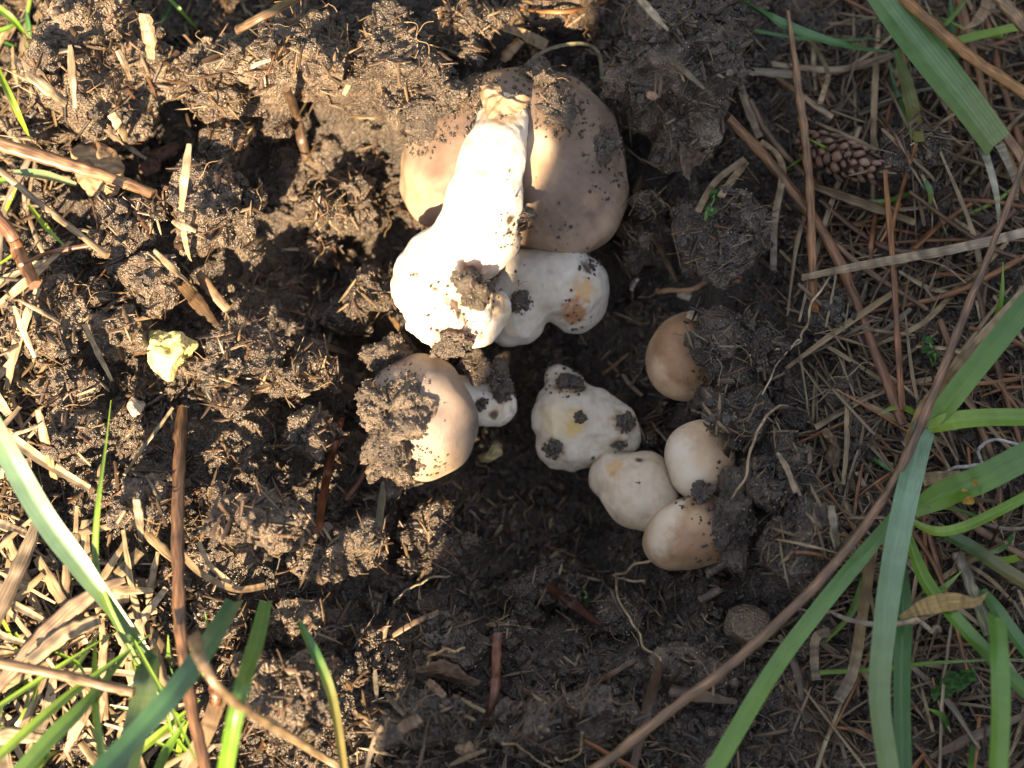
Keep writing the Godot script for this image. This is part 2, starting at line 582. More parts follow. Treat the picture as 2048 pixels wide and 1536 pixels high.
func make_ground() -> void:
	# the lie of the land on a coarse plan grid
	var cw := 46
	var ch := 37
	var coarse := PackedFloat32Array()
	coarse.resize(cw * ch)
	for j in ch:
		for i in cw:
			var u := -400.0 + i * 64.0
			var v := -400.0 + j * 64.0
			var sw := 1e-9
			var sh := 0.0
			for c in CTRL:
				var du: float = u - c[0]
				var dv: float = v - c[1]
				var w := exp(-(du * du + dv * dv) / (2.0 * 82.0 * 82.0)) + 1e-7
				sw += w
				sh += w * c[2]
			coarse[j * cw + i] = sh / sw
	var n1 := noise(FastNoiseLite.TYPE_SIMPLEX, 0.055, 1, 2)
	var c1 := cells(0.13, 2)
	var c2 := cells(0.36, 3)
	var c3 := cells(0.36, 3, FastNoiseLite.RETURN_CELL_VALUE)
	var n3 := noise(FastNoiseLite.TYPE_SIMPLEX, 0.55, 4, 2)
	var warp := noise(FastNoiseLite.TYPE_SIMPLEX, 0.12, 6)
	ground.resize(NX * NZ)
	var tone := PackedFloat32Array()
	tone.resize(NX * NZ)
	for j in NZ:
		var z := GZ0 + j * STEP
		for i in NX:
			var x := GX0 + i * STEP
			var p := plan(Vector3(x * 0.001, 0, z * 0.001))
			var fu := clampf((p.x + 400.0) / 64.0, 0.0, cw - 1.01)
			var fv := clampf((p.y + 400.0) / 64.0, 0.0, ch - 1.01)
			var a := int(fu)
			var b := int(fv)
			fu -= a
			fv -= b
			var k := b * cw + a
			var h := lerpf(lerpf(coarse[k], coarse[k + 1], fu), lerpf(coarse[k + cw], coarse[k + cw + 1], fu), fv)
			var wx := x + 2.0 * warp.get_noise_2d(x, z)
			var wz := z + 2.0 * warp.get_noise_2d(x + 300.0, z)
			var g := n1.get_noise_2d(x, z)
			var m := n3.get_noise_2d(wx, wz)
			h += 2.6 * g - 3.6 * (c1.get_noise_2d(wx, wz) + 0.5) - 1.5 * (c2.get_noise_2d(wx, wz) + 0.5) + 0.7 * m
			ground[j * NX + i] = h
			tone[j * NX + i] = clampf(0.34 - 0.16 * smoothstep(-8.0, -20.0, h) + 0.25 * g + 0.2 * m + 0.16 * c3.get_noise_2d(wx, wz), 0.0, 1.0)  # darker with depth: damp soil, plus the hole's shade put into the colour
	surf = ground.duplicate()
	# one sheet, fine where it can be seen and wider and wider out to the horizon
	var xs := PackedFloat32Array()
	var zs := PackedFloat32Array()
	var out := PackedFloat32Array()
	var d := 1.0
	for k in 26:
		out.append(d)
		d *= 1.47
	for k in 26:
		xs.append(GX0 - out[25 - k])
		zs.append(GZ0 - out[25 - k])
	for i in NX:
		xs.append(GX0 + i * STEP)
	for j in NZ:
		zs.append(GZ0 + j * STEP)
	for k in 26:
		xs.append(GX0 + (NX - 1) * STEP + out[k])
		zs.append(GZ0 + (NZ - 1) * STEP + out[k])
	var w := xs.size()
	var hh := zs.size()
	var v := PackedVector3Array()
	var n := PackedVector3Array()
	var c := PackedColorArray()
	v.resize(w * hh)
	n.resize(w * hh)
	c.resize(w * hh)
	for j in hh:
		var gj := clampi(j - 26, 0, NZ - 1)
		for i in w:
			var gi := clampi(i - 26, 0, NX - 1)
			var k := gj * NX + gi
			var inside := gi == i - 26 and gj == j - 26
			var y := ground[k]
			if not inside:
				var far := maxf(absf(xs[i] - (GX0 + gi * STEP)), absf(zs[j] - (GZ0 + gj * STEP)))
				y = lerpf(y, -5.0 + 3.0 * n1.get_noise_2d(xs[i], zs[j]), clampf(far / 10.0, 0.0, 1.0))
			v[j * w + i] = Vector3(xs[i], y, zs[j]) * 0.001
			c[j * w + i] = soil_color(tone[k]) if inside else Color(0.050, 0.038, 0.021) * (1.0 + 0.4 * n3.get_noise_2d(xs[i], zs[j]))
	var idx := PackedInt32Array()
	idx.resize((w - 1) * (hh - 1) * 6)
	var q := 0
	for j in hh - 1:
		for i in w - 1:
			var a := j * w + i
			idx[q] = a
			idx[q + 1] = a + 1
			idx[q + 2] = a + w
			idx[q + 3] = a + 1
			idx[q + 4] = a + w + 1
			idx[q + 5] = a + w
			q += 6
	for j in hh:
		var ja := maxi(j - 1, 0) * w
		var jb := mini(j + 1, hh - 1) * w
		for i in w:
			var tx := v[j * w + mini(i + 1, w - 1)] - v[j * w + maxi(i - 1, 0)]
			var tz := v[jb + i] - v[ja + i]
			n[j * w + i] = tz.cross(tx).normalized()
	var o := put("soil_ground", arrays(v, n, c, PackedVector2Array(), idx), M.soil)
	o.set_meta("kind", "structure")
	o.set_meta("label", "dark crumbly garden soil with a dug-out hole in the middle")

func smooth_surface() -> void:
	var nx := NX / 4
	var nz := NZ / 4
	var a := PackedFloat32Array()
	a.resize(nx * nz)
	for j in nz:
		for i in nx:
			var s := 0.0
			for dz in 4:
				for dx in 4:
					s += surf[(j * 4 + dz) * NX + i * 4 + dx]
			a[j * nx + i] = s / 16.0
	soft = a.duplicate()
	for turn in 2:
		for j in range(1, nz - 1):
			for i in range(1, nx - 1):
				var k := j * nx + i
				soft[k] = (a[k] * 2.0 + a[k - 1] + a[k + 1] + a[k - nx] + a[k + nx]) / 6.0
		a = soft.duplicate()

# ------------------------------------------------------------------ clods
func clod(label: String, u: float, v: float, ru: float, rv: float, h: float, tone: float, sub := 5, rough := 1.0, flat := 0.85, called := "soil_clod", group := "soil clods thrown up round the hole") -> MeshInstance3D:
	# ru, rv half sizes in plan units; h is how far its middle stands above the soil, mm
	var p := W(u, v, 0)
	var g := 0.0
	for k in 4:
		g = lerpf(g, sample(ground, p.x * 1000.0, p.z * 1000.0, STEP, NX, NZ), 0.7)
		p = W(u, v, g + h)
	h = h * 1.7 + 4.5
	ru *= 0.97
	rv *= 0.97
	p = W(u, v, g + h)
	var s := unit_at(p) * 1000.0
	var crumbly := rng.randf_range(0.012, 0.06)
	var mesh := lump(used.get(called, 0) * 13 + int(u) + 7, Vector3(ru * s, (ru + rv) * 0.5 * s * flat, rv * s), sub, rough * rng.randf_range(0.68, 1.0), tone + rng.randf_range(-0.12, 0.14))
	var o := put(called, mesh, M.soil, null, label, "soil clod", group, p)
	stamp(mesh, Transform3D(Basis(), p), int(ru * rv * crumbly))
	return o

func make_clods() -> void:
	clod("big grey-brown soil clod full of straw in the top left corner", 192, 125, 150, 140, 6, 0.60, 6, 1.2)
	clod("rough clod under the left corner of the big top left clod", 110, 235, 75, 70, 1, 0.52)
	clod("crumbly clod with a ragged top right of the dark gap", 468, 165, 100, 100, 5, 0.52, 6, 1.3)
	clod("fibrous brown clod that the brown root hangs from", 610, 140, 115, 105, 6, 0.56, 6, 1.3)
	clod("loose sparkling clod left of the big mushroom cap", 775, 135, 125, 105, 5, 0.52, 6, 1.3)
	clod("small crumbly clod hanging below the fibrous brown clod", 545, 240, 55, 50, 1, 0.45)
	clod("round clod beside the curled reddish leaf scrap", 450, 300, 52, 50, 3, 0.48)
	clod("pale sunlit clod with the upright straw stuck in it", 425, 415, 85, 95, 5, 0.62, 6, 1.3)
	clod("dark flat-topped clod below the thin pale stalk", 252, 450, 68, 72, 5, 0.50, 6, 1.1)
	clod("dark clod under the split pale straw", 300, 565, 90, 62, 4, 0.46, 6, 1.2)
	clod("slab of soil with a pale left edge by the pink root", 90, 625, 78, 95, 4, 0.56, 6, 1.0)
	clod("small clod between the slab and the dark clod", 205, 590, 40, 40, 3, 0.44)
	clod("grey lump below the slab of soil at the left", 135, 770, 65, 42, 2, 0.40)
	clod("curled broken clod left of the yellow lump", 235, 665, 65, 55, 2, 0.52)
	clod("rounded grey-brown lump right of the yellow lump", 485, 715, 78, 72, 6, 0.42, 6, 0.9)
	clod("ragged root-bound clod on the right shoulder of the grey-brown lump", 605, 755, 75, 58, 2, 0.44, 6, 1.4)
	clod("dark clod on the wall of the hole left of the big mushroom", 690, 430, 80, 58, 1, 0.34, 6, 1.3)
	clod("small clod in the hole under the dark wall clod", 640, 500, 45, 40, 0, 0.30)
	clod("crumbly ball of soil touching the foot of the white stem", 742, 590, 58, 58, 7, 0.40, 5, 1.3)
	clod("dark clod in the shade below the crumbly ball", 690, 640, 60, 45, 1, 0.28)
	clod("sunlit matted clod above the orange roots", 620, 870, 62, 50, 4, 0.48, 5, 1.4)
	clod("long matted clod left of the three grass blades", 530, 1050, 105, 60, 5, 0.48, 6, 1.2)
	clod("dark lump on the right end of the long matted clod", 680, 1110, 92, 62, 4, 0.40, 6, 1.2)
	clod("clod half over the bases of two green blades", 600, 1240, 82, 52, 3, 0.46, 5, 1.3)
	clod("low crumbly clod beside the yellow-edged blade", 565, 1390, 100, 85, 2, 0.44, 6, 1.3)
	clod("sunlit lumpy clod at the foot of the tall brown stem", 305, 1010, 55, 70, 1, 0.54)
	clod("pale crumbly clod behind the thin green blade", 140, 860, 62, 50, 1, 0.56)
	clod("dim clod below the left mushroom", 860, 1080, 60, 70, 1, 0.30, 5, 1.3)
	clod("dark ragged clod above the red twig", 905, 1280, 70, 60, 1, 0.32, 5, 1.4)
	clod("low clod right of the red twig with frayed fibres", 1120, 1425, 125, 65, 2, 0.32, 6, 1.3)
	clod("dark clod at the bottom edge left of the red twig", 860, 1440, 75, 60, 1, 0.36)
	clod("dark clod below the stone", 1390, 1330, 90, 50, 1, 0.32, 5, 1.3)
	clod("tall clod hanging over the hole right of the big cap", 1345, 110, 130, 140, 6, 0.54, 6, 1.25)
	clod("lower lobe of the overhanging soil right of the big cap", 1370, 250, 95, 85, 3, 0.56, 6, 1.2)
	clod("thin-edged clod over the small green seedling", 1445, 480, 98, 82, 4, 0.46, 6, 1.4)
	clod("loose dark clod on the right wall below the big cap", 1290, 460, 60, 70, 0, 0.30, 5, 1.4)
	clod("clod that half buries the small brown cap", 1485, 700, 85, 95, 3, 0.36, 6, 1.4)
	clod("soil wedge above the cream button", 1480, 830, 75, 55, 2, 0.34, 5, 1.4)
	clod("broken dark clod behind the mushroom cluster", 1560, 960, 75, 95, 1, 0.32, 6, 1.4)
	clod("rounded clod right of the mushroom cluster", 1600, 1085, 82, 85, 4, 0.38, 6, 1.2)
	clod("clod at the right that leans on the pine cone", 1825, 310, 72, 58, 4, 0.42, 5, 1.1)
	clod("two-lobed crumb of soil below the pine cone clod", 1855, 385, 48, 34, 1, 0.40)
	clod("dark clod in the shade under the long dry blade", 1660, 640, 60, 45, 1, 0.30)
	clod("top edge clod right of the pale husk", 1130, 25, 70, 45, 1, 0.36)
	clod("top edge clod between two dry stalks", 940, 55, 80, 55, 2, 0.42, 5, 1.3)
	clod("flat dark clod on the floor of the hole", 1080, 1190, 75, 50, 0, 0.20)
	clod("dark clod under the fine pale root", 1250, 1230, 62, 45, 0, 0.24)

# ------------------------------------------------------------------ mushrooms
func flesh_color(p: Vector3, base: Color, stains: Array, n1: FastNoiseLite, n2: FastNoiseLite, amount: float) -> Color:
	var q := p * 1000.0
	var s := n1.get_noise_3dv(q)
	var c := base.lerp(Color(base.r * 0.82, base.g * 0.70, base.b * 0.52), clampf((s - 0.05) * 1.6 * amount, 0, 1))
	var fine := 1.0 + 0.10 * n2.get_noise_3dv(q) + 0.10 * s + 0.10 * n2.get_noise_3d(q.x * 1.6, q.y * 1.6, q.z * 0.12)
	c = c.lerp(Color(0.33, 0.22, 0.13), 0.55 * smoothstep(0.25, 0.7, n2.get_noise_3dv(q * 0.55 + Vector3(40, 0, 9))) * amount)
	c = Color(c.r * fine, c.g * fine, c.b * fine)
	for t in stains:
		var d: float = p.distance_to(t[0]) / t[1]
		if d < 1.6:
			var k := clampf(1.25 - d + 0.55 * n2.get_noise_3dv(q), 0.0, 1.0)
			c = c.lerp(t[2], smoothstep(0.1, 0.75, k))
	return c

# a closed skin round capsules [a, ra, b, rb] (metres), joined smoothly: surface nets
func skin(caps: Array, blend: float, cell: float, rough: float, seed_: int, base: Color, stains: Array, origin: Vector3, amount := 1.0, rugged := []) -> ArrayMesh:
	var lo := Vector3.ONE * 1e9
	var most := rough if rugged.is_empty() else maxf(rough, rugged[2])
	var hi := -lo
	for c in caps:
		for e in [0, 2]:
			var r: Vector3 = Vector3.ONE * (c[e + 1] + most + cell * 2.5 + blend * 0.3)
			lo = lo.min(c[e] - r)
			hi = hi.max(c[e] + r)
	var nx := int((hi.x - lo.x) / cell) + 1
	var ny := int((hi.y - lo.y) / cell) + 1
	var nz := int((hi.z - lo.z) / cell) + 1
	var n1 := noise(FastNoiseLite.TYPE_SIMPLEX, 0.13, seed_, 3)
	var n2 := noise(FastNoiseLite.TYPE_SIMPLEX, 0.5, seed_ + 1, 3)
	var f := PackedFloat32Array()
	f.resize(nx * ny * nz)
	var at := 0
	for k in nz:
		for j in ny:
			for i in nx:
				var p := lo + Vector3(i, j, k) * cell
				var s := 0.0
				var best := 1e9
				for c in caps:
					var a: Vector3 = c[0]
					var ab: Vector3 = c[2] - a
					var t := clampf((p - a).dot(ab) / maxf(ab.length_squared(), 1e-12), 0.0, 1.0)
					var d: float = (p - a - ab * t).length() - lerpf(c[1], c[3], t)
					if best > 1e8:
						best = d
					else:
						var hh := clampf(0.5 + 0.5 * (d - best) / blend, 0.0, 1.0)
						best = lerpf(d, best, hh) - blend * hh * (1.0 - hh)
				if absf(best) < cell * 4.0 + most:
					var rg := rough
					if rugged.size():
						rg = lerpf(rugged[2], rough, smoothstep(0.5, 1.1, p.distance_to(rugged[0]) / rugged[1]))
					best += rg * n1.get_noise_3dv(p * 1000.0) + (maxf(rg - 0.001, 0.0) * 0.6) * n2.get_noise_3dv(p * 620.0)
				f[at] = best
				at += 1
	var ids := PackedInt32Array()
	ids.resize(nx * ny * nz)
	ids.fill(-1)
	var v := PackedVector3Array()
	var nn := PackedVector3Array()
	var off := [0, 1, nx, nx + 1, nx * ny, nx * ny + 1, nx * ny + nx, nx * ny + nx + 1]
	for k in nz - 1:
		for j in ny - 1:
			for i in nx - 1:
				var q := (k * ny + j) * nx + i
				var neg := 0
				for o in off:
					if f[q + o] < 0.0:
						neg += 1
				if neg == 0 or neg == 8:
					continue
				var sum := Vector3.ZERO
				var cnt := 0
				for e in [[0, 1], [2, 3], [4, 5], [6, 7], [0, 2], [1, 3], [4, 6], [5, 7], [0, 4], [1, 5], [2, 6], [3, 7]]:
					var fa := f[q + off[e[0]]]
					var fb := f[q + off[e[1]]]
					if (fa < 0.0) != (fb < 0.0):
						var t := fa / (fa - fb)
						var ca := Vector3(e[0] & 1, (e[0] >> 1) & 1, (e[0] >> 2) & 1)
						var cb := Vector3(e[1] & 1, (e[1] >> 1) & 1, (e[1] >> 2) & 1)
						sum += ca.lerp(cb, t)
						cnt += 1
				ids[q] = v.size()
				v.append(lo + (Vector3(i, j, k) + sum / cnt) * cell)
				nn.append(Vector3(f[q + 1] + f[q + nx + 1] + f[q + off[5]] + f[q + off[7]] - f[q] - f[q + nx] - f[q + off[4]] - f[q + off[6]],
					f[q + nx] + f[q + nx + 1] + f[q + off[6]] + f[q + off[7]] - f[q] - f[q + 1] - f[q + off[4]] - f[q + off[5]],
					f[q + off[4]] + f[q + off[5]] + f[q + off[6]] + f[q + off[7]] - f[q] - f[q + 1] - f[q + nx] - f[q + nx + 1]).normalized())
	var idx := PackedInt32Array()
	for k in range(1, nz - 1):
		for j in range(1, ny - 1):
			for i in range(1, nx - 1):
				var q := (k * ny + j) * nx + i
				var a := f[q] < 0.0
				for ax in 3:
					var st: int = [1, nx, nx * ny][ax]
					if a == (f[q + st] < 0.0):
						continue
					var s1: int = [nx, nx * ny, 1][ax]
					var s2: int = [nx * ny, 1, nx][ax]
					var w0 := ids[q]
					var w1 := ids[q - s1]
					var w2 := ids[q - s1 - s2]
					var w3 := ids[q - s2]
					if a:
						idx.append_array(PackedInt32Array([w0, w2, w1, w0, w3, w2]))
					else:
						idx.append_array(PackedInt32Array([w0, w1, w2, w0, w2, w3]))
	var k2 := 0
	while k2 < idx.size():
		var a := idx[k2]
		var b := idx[k2 + 1]
		var d := idx[k2 + 2]
		if (v[d] - v[a]).cross(v[b] - v[a]).dot(nn[a] + nn[b] + nn[d]) < 0.0:
			idx[k2 + 1] = d
			idx[k2 + 2] = b
		k2 += 3
	var col := PackedColorArray()
	for i in v.size():
		col.append(flesh_color(v[i], base, stains, n1, n2, amount))
		v[i] -= origin
	return arrays(v, nn, col, PackedVector2Array(), idx)

# a cap: a dome whose outline is given by its half widths (plan units) at equal turns from the right, clockwise; turned by basis
func dome(centre: Vector3, turn: Basis, outline: Array, high: float, deep: float, sub: int, rough: float, seed_: int, base: Color, rim: Color, stains: Array, origin: Vector3, top_power := 0.8) -> ArrayMesh:
	var b: Array = icosphere(sub)
	var dirs: PackedVector3Array = b[0]
	var n1 := noise(FastNoiseLite.TYPE_SIMPLEX, 0.06, seed_, 2)
	var n2 := noise(FastNoiseLite.TYPE_SIMPLEX, 0.5, seed_ + 1, 3)
	var unit := unit_at(centre)
	var m := outline.size()
	var v := PackedVector3Array()
	var c := PackedColorArray()
	for d in dirs:
		var a := fposmod(atan2(d.z, d.x) / TAU, 1.0) * m
		var i := int(a) % m
		var r: float = cubic_interpolate(outline[i], outline[(i + 1) % m], outline[(i + m - 1) % m], outline[(i + 2) % m], a - int(a)) * unit
		var flat := Vector2(d.x, d.z)
		var rad := pow(flat.length(), top_power)
		flat = flat.normalized() * rad * r if rad > 1e-6 else Vector2.ZERO
		var p := Vector3(flat.x, d.y * (high if d.y > 0 else deep) * 0.001, flat.y)
		p += d * rough * 0.001 * n1.get_noise_3dv(p * 1000.0)
		p = centre + turn * p
		v.append(p - origin)
		var q := p * 1000.0
		var edge := smoothstep(0.72, 1.0, rad + 0.10 * n1.get_noise_3dv(p * 2500.0)) if d.y > -0.2 else 1.0
		var k := base.lerp(rim, edge)
		var fib := n2.get_noise_2d(a * 9.0, rad * 5.0)
		var mot := 1.0 + 0.13 * n2.get_noise_3dv(q) + 0.20 * n1.get_noise_3dv(q * 1.4) + 0.14 * fib * smoothstep(0.1, 0.5, rad)
		k = Color(k.r * mot, k.g * mot, k.b * mot)
		for t in stains:
			var dd: float = p.distance_to(t[0]) / t[1]
			if dd < 1.5:
				k = k.lerp(t[2], 0.9 * smoothstep(0.0, 1.0, clampf(1.25 - dd + 0.18 * n2.get_noise_3dv(q) + 0.15 * n1.get_noise_3dv(q), 0, 1)))
		c.append(k)
	var idx: PackedInt32Array = b[1]
	return arrays(v, normals_of(v, idx), c, PackedVector2Array(), idx)

func cap_(u0: float, v0: float, h0: float, r0: float, u1: float, v1: float, h1: float, r1: float) -> Array:
	var a := W(u0, v0, h0)
	var b := W(u1, v1, h1)
	return [a, r0 * unit_at(a), b, r1 * unit_at(b)]

func stain(u: float, v: float, h: float, r: float, c: Color) -> Array:
	var p := W(u, v, h)
	return [p, r * unit_at(p), c]

func lean(x: float, z: float) -> Basis:   # a dome tipped so that it looks right (x) and down the plan (z), degrees
	return Basis(Vector3.RIGHT, deg_to_rad(z)) * Basis(Vector3.BACK, deg_to_rad(-x))

const WHITE := Color(0.69, 0.63, 0.54)
const CREAM := Color(0.66, 0.55, 0.41)
const TAN := Color(0.42, 0.25, 0.12)
const EARTH := Color(0.055, 0.035, 0.022)
const CAP_BROWN := Color(0.155, 0.105, 0.077)
const CAP_PALE := Color(0.31, 0.225, 0.16)
const CAP_GREY := Color(0.195, 0.158, 0.138)

func make_mushrooms() -> void:
	# the big one: cap tipped back into the soil, stem lying in front of it
	var o := W(1025, 330, -8)
	var t := thing("mushroom", "largest mushroom, brown cap tipped back behind its sunlit white bent stem", "mushroom", o, "mushrooms in the dug hole")
	var st := [stain(1085, 330, 17, 50, Color(0.34, 0.24, 0.15)), stain(1080, 290, 18, 36, Color(0.42, 0.33, 0.23)), stain(820, 370, 6, 40, Color(0.36, 0.25, 0.16)), stain(1195, 405, 13, 34, Color(0.34, 0.225, 0.125)), stain(1080, 160, 14, 110, Color(0.13, 0.085, 0.055)), stain(930, 180, 12, 90, Color(0.12, 0.08, 0.05)), stain(880, 250, 12, 60, Color(0.15, 0.095, 0.06)), stain(1160, 250, 16, 70, Color(0.17, 0.115, 0.075))]
	put("cap", dome(W(1030, 320, 2), lean(2, 14), [224, 240, 244, 206, 140, 190, 232, 224, 196, 182, 178, 184, 198, 212], 17, 14, 6, 1.3, 5, CAP_BROWN, CAP_PALE, st, o), M.cap, t)
	var ss := [stain(985, 215, 30, 34, Color(0.45, 0.30, 0.18)), stain(1035, 210, 29, 30, Color(0.42, 0.28, 0.17)), stain(893, 462, 27, 14, Color(0.55, 0.36, 0.16)), stain(1022, 440, 22, 14, EARTH), stain(1020, 470, 20, 12, EARTH), stain(860, 550, 22, 22, Color(0.55, 0.40, 0.26)), stain(880, 640, 18, 22, Color(0.50, 0.36, 0.20)), stain(960, 660, 14, 26, Color(0.48, 0.33, 0.18)), stain(905, 690, 10, 26, TAN), stain(845, 600, 20, 14, Color(0.6, 0.46, 0.3))]
	for h in [[945, 580, 16, 62], [905, 690, 8, 64], [1020, 470, 14, 40], [1000, 215, 26, 50], [985, 600, 6, 40]]:
		ss.push_front(stain(h[0], h[1], h[2], h[3], Color(0.42, 0.30, 0.19)))
	var caps := [cap_(1004, 240, 20, 54, 985, 320, 22, 62), cap_(985, 320, 22, 62, 968, 400, 20, 72), cap_(968, 400, 20, 72, 956, 462, 14, 80), cap_(945, 470, 14, 70, 900, 520, 10, 66),
		cap_(870, 520, 10, 62, 848, 560, 8, 64), cap_(855, 570, 9, 60, 890, 630, 6, 66), cap_(890, 630, 6, 66, 955, 655, 2, 42), cap_(1000, 480, 13, 38, 950, 520, 11, 46), cap_(838, 600, 11, 34, 850, 645, 7, 26), cap_(935, 600, 8, 40, 985, 620, 2, 40), cap_(890, 600, 3, 56, 905, 610, -28, 46)]
	put("stem", skin(caps, 0.0022, 0.00055, 0.0004, 40, WHITE, ss, o, 1.0, [W(890, 600, 8), 0.013, 0.0022]), M.flesh, t)
	# grey-white mushroom foot behind it, in the shade
	o = W(1100, 590, -20)
	t = thing("mushroom", "white notched mushroom base in shade under the large brown cap", "mushroom", o, "mushrooms in the dug hole")
	ss = [stain(1172, 580, 2, 34, Color(0.46, 0.30, 0.15)), stain(1150, 630, -2, 34, Color(0.30, 0.14, 0.06)), stain(1180, 530, 3, 20, EARTH), stain(1110, 480, 4, 26, Color(0.50, 0.36, 0.22)), stain(1040, 605, 3, 22, Color(0.10, 0.075, 0.055)), stain(1003, 560, 4, 10, EARTH), stain(1020, 665, -2, 30, Color(0.55, 0.46, 0.36)), stain(1095, 605, 3, 6, EARTH)]
	caps = [cap_(1050, 560, -4, 60, 1120, 562, -4, 74), cap_(1120, 562, -4, 74, 1150, 580, -5, 60), cap_(1060, 570, -4, 62, 1045, 640, -7, 48), cap_(1150, 580, -5, 56, 1152, 622, -8, 46), cap_(1172, 560, -5, 40, 1182, 605, -8, 32), cap_(1010, 600, -3, 42, 1010, 655, -8, 36), cap_(1090, 575, -8, 46, 1095, 585, -38, 40)]
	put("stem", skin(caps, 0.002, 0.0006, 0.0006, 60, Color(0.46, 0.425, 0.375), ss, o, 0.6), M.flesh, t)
	# left one, half under soil
	o = W(850, 840, -18)
	t = thing("mushroom", "grey-brown capped mushroom half buried under flaky soil at the left", "mushroom", o, "mushrooms in the dug hole")
	st = [stain(890, 940, 0, 44, Color(0.22, 0.155, 0.11)), stain(870, 965, -4, 34, Color(0.20, 0.125, 0.075)), stain(935, 890, -2, 34, Color(0.28, 0.225, 0.175)), stain(800, 720, 0, 50, Color(0.14, 0.10, 0.08)), stain(905, 800, 2, 60, Color(0.25, 0.195, 0.155))]
	put("cap", dome(W(838, 838, -6), lean(26, 6), [114, 118, 122, 124, 112, 104, 96, 100, 112, 124, 130, 122, 112, 110], 13, 9, 6, 0.8, 15, CAP_GREY, Color(0.30, 0.25, 0.20), st, o), M.cap, t)
	ss = [stain(955, 810, -8, 18, TAN), stain(1005, 790, -8, 22, Color(0.40, 0.23, 0.12)), stain(1012, 760, -8, 16, EARTH), stain(990, 830, -9, 12, Color(0.10, 0.07, 0.05))]
	caps = [cap_(900, 800, -9, 50, 980, 800, -12, 44), cap_(975, 805, -12, 42, 1000, 815, -14, 30), cap_(880, 820, -12, 44, 885, 825, -30, 44)]
	put("stem", skin(caps, 0.003, 0.0006, 0.0006, 80, WHITE, ss, o), M.flesh, t)
	# white lump with an ear
	o = W(1175, 850, -26)
	t = thing("mushroom", "lumpy white mushroom with dark soil spots, deepest in the hole", "mushroom", o, "mushrooms in the dug hole")
	ss = [stain(1140, 845, -8, 34, Color(0.48, 0.34, 0.12)), stain(1110, 840, -10, 40, Color(0.52, 0.42, 0.28)), stain(1135, 765, -10, 26, Color(0.34, 0.22, 0.12)), stain(1160, 833, -7, 11, EARTH), stain(1250, 845, -9, 22, Color(0.10, 0.06, 0.035)), stain(1104, 897, -10, 18, Color(0.07, 0.055, 0.045)), stain(1240, 892, -10, 14, EARTH), stain(1270, 840, -12, 20, Color(0.5, 0.36, 0.22))]
	for h in [[1140, 765, -10, 40], [1160, 833, -7, 20], [1250, 845, -9, 34], [1104, 897, -10, 28], [1240, 892, -10, 24], [1200, 925, -16, 40], [1085, 820, -14, 26]]:
		ss.push_front(stain(h[0], h[1], h[2], h[3], Color(0.33, 0.245, 0.16)))
	caps = [cap_(1116, 756, -15, 28, 1122, 830, -14, 46), cap_(1122, 830, -14, 46, 1112, 885, -15, 42), cap_(1130, 880, -14, 46, 1235, 868, -15, 46), cap_(1160, 830, -14, 50, 1215, 850, -14, 48), cap_(1150, 775, -16, 22, 1180, 810, -15, 36), cap_(1150, 900, -16, 34, 1200, 905, -17, 26), cap_(1170, 850, -16, 40, 1172, 852, -46, 38)]
	put("body", skin(caps, 0.0035, 0.00055, 0.0010, 84, Color(0.45, 0.40, 0.33), ss, o, 0.5), M.flesh, t)
	# small brown button at the right
	o = W(1365, 715, -18)
	t = thing("mushroom", "small round brown cap with a pale rim in the right wall of the hole", "mushroom", o, "mushrooms in the dug hole")
	st = [stain(1345, 668, 0, 7, Color(0.16, 0.07, 0.03)), stain(1298, 742, -4, 34, Color(0.62, 0.48, 0.33)), stain(1345, 795, -6, 34, Color(0.52, 0.37, 0.23)), stain(1400, 640, -2, 40, Color(0.13, 0.09, 0.06)), stain(1318, 720, 0, 3, EARTH), stain(1395, 800, -6, 10, TAN)]
	put("cap", dome(W(1370, 716, -10), lean(-6, 6), [72, 78, 82, 88, 88, 84, 80, 78, 78, 80, 86, 90, 84, 76], 10, 8, 5, 0.5, 35, Color(0.28, 0.16, 0.085), Color(0.50, 0.35, 0.22), st, o, 0.75), M.cap, t)
	caps = [cap_(1380, 740, -17, 40, 1400, 770, -22, 40)]
	put("stem", skin(caps, 0.002, 0.0008, 0.0004, 88, WHITE, [], o), M.flesh, t)
	# the cluster: white bulb with a brown cap, and a cream button above
	o = W(1330, 1020, -24)
	t = thing("mushroom", "mushroom with a white bulb and a pale-rimmed brown cap, lowest of the cluster", "mushroom", o, "mushrooms in the dug hole")
	ss = [stain(1230, 930, -9, 20, Color(0.48, 0.33, 0.17)), stain(1272, 945, -7, 9, TAN), stain(1280, 922, -8, 9, EARTH), stain(1228, 950, -9, 9, TAN), stain(1215, 1010, -12, 30, Color(0.66, 0.56, 0.42)), stain(1270, 1040, -12, 34, Color(0.62, 0.50, 0.34))]
	caps = [cap_(1218, 955, -15, 40, 1275, 985, -13, 70), cap_(1240, 945, -15, 44, 1290, 960, -14, 56), cap_(1275, 985, -13, 66, 1310, 1010, -13, 52), cap_(1285, 985, -16, 46, 1290, 990, -42, 42)]
	put("stem", skin(caps, 0.003, 0.0006, 0.0005, 92, Color(0.50, 0.415, 0.315), ss, o, 0.45), M.flesh, t)
	st = [stain(1325, 1030, -3, 46, Color(0.60, 0.51, 0.39)), stain(1318, 1080, -5, 40, Color(0.58, 0.49, 0.37)), stain(1345, 995, -3, 30, Color(0.62, 0.55, 0.44)), stain(1430, 1090, -3, 60, Color(0.235, 0.135, 0.075)), stain(1440, 1000, -1, 55, Color(0.10, 0.055, 0.032)), stain(1390, 1040, 0, 26, Color(0.42, 0.29, 0.16))]
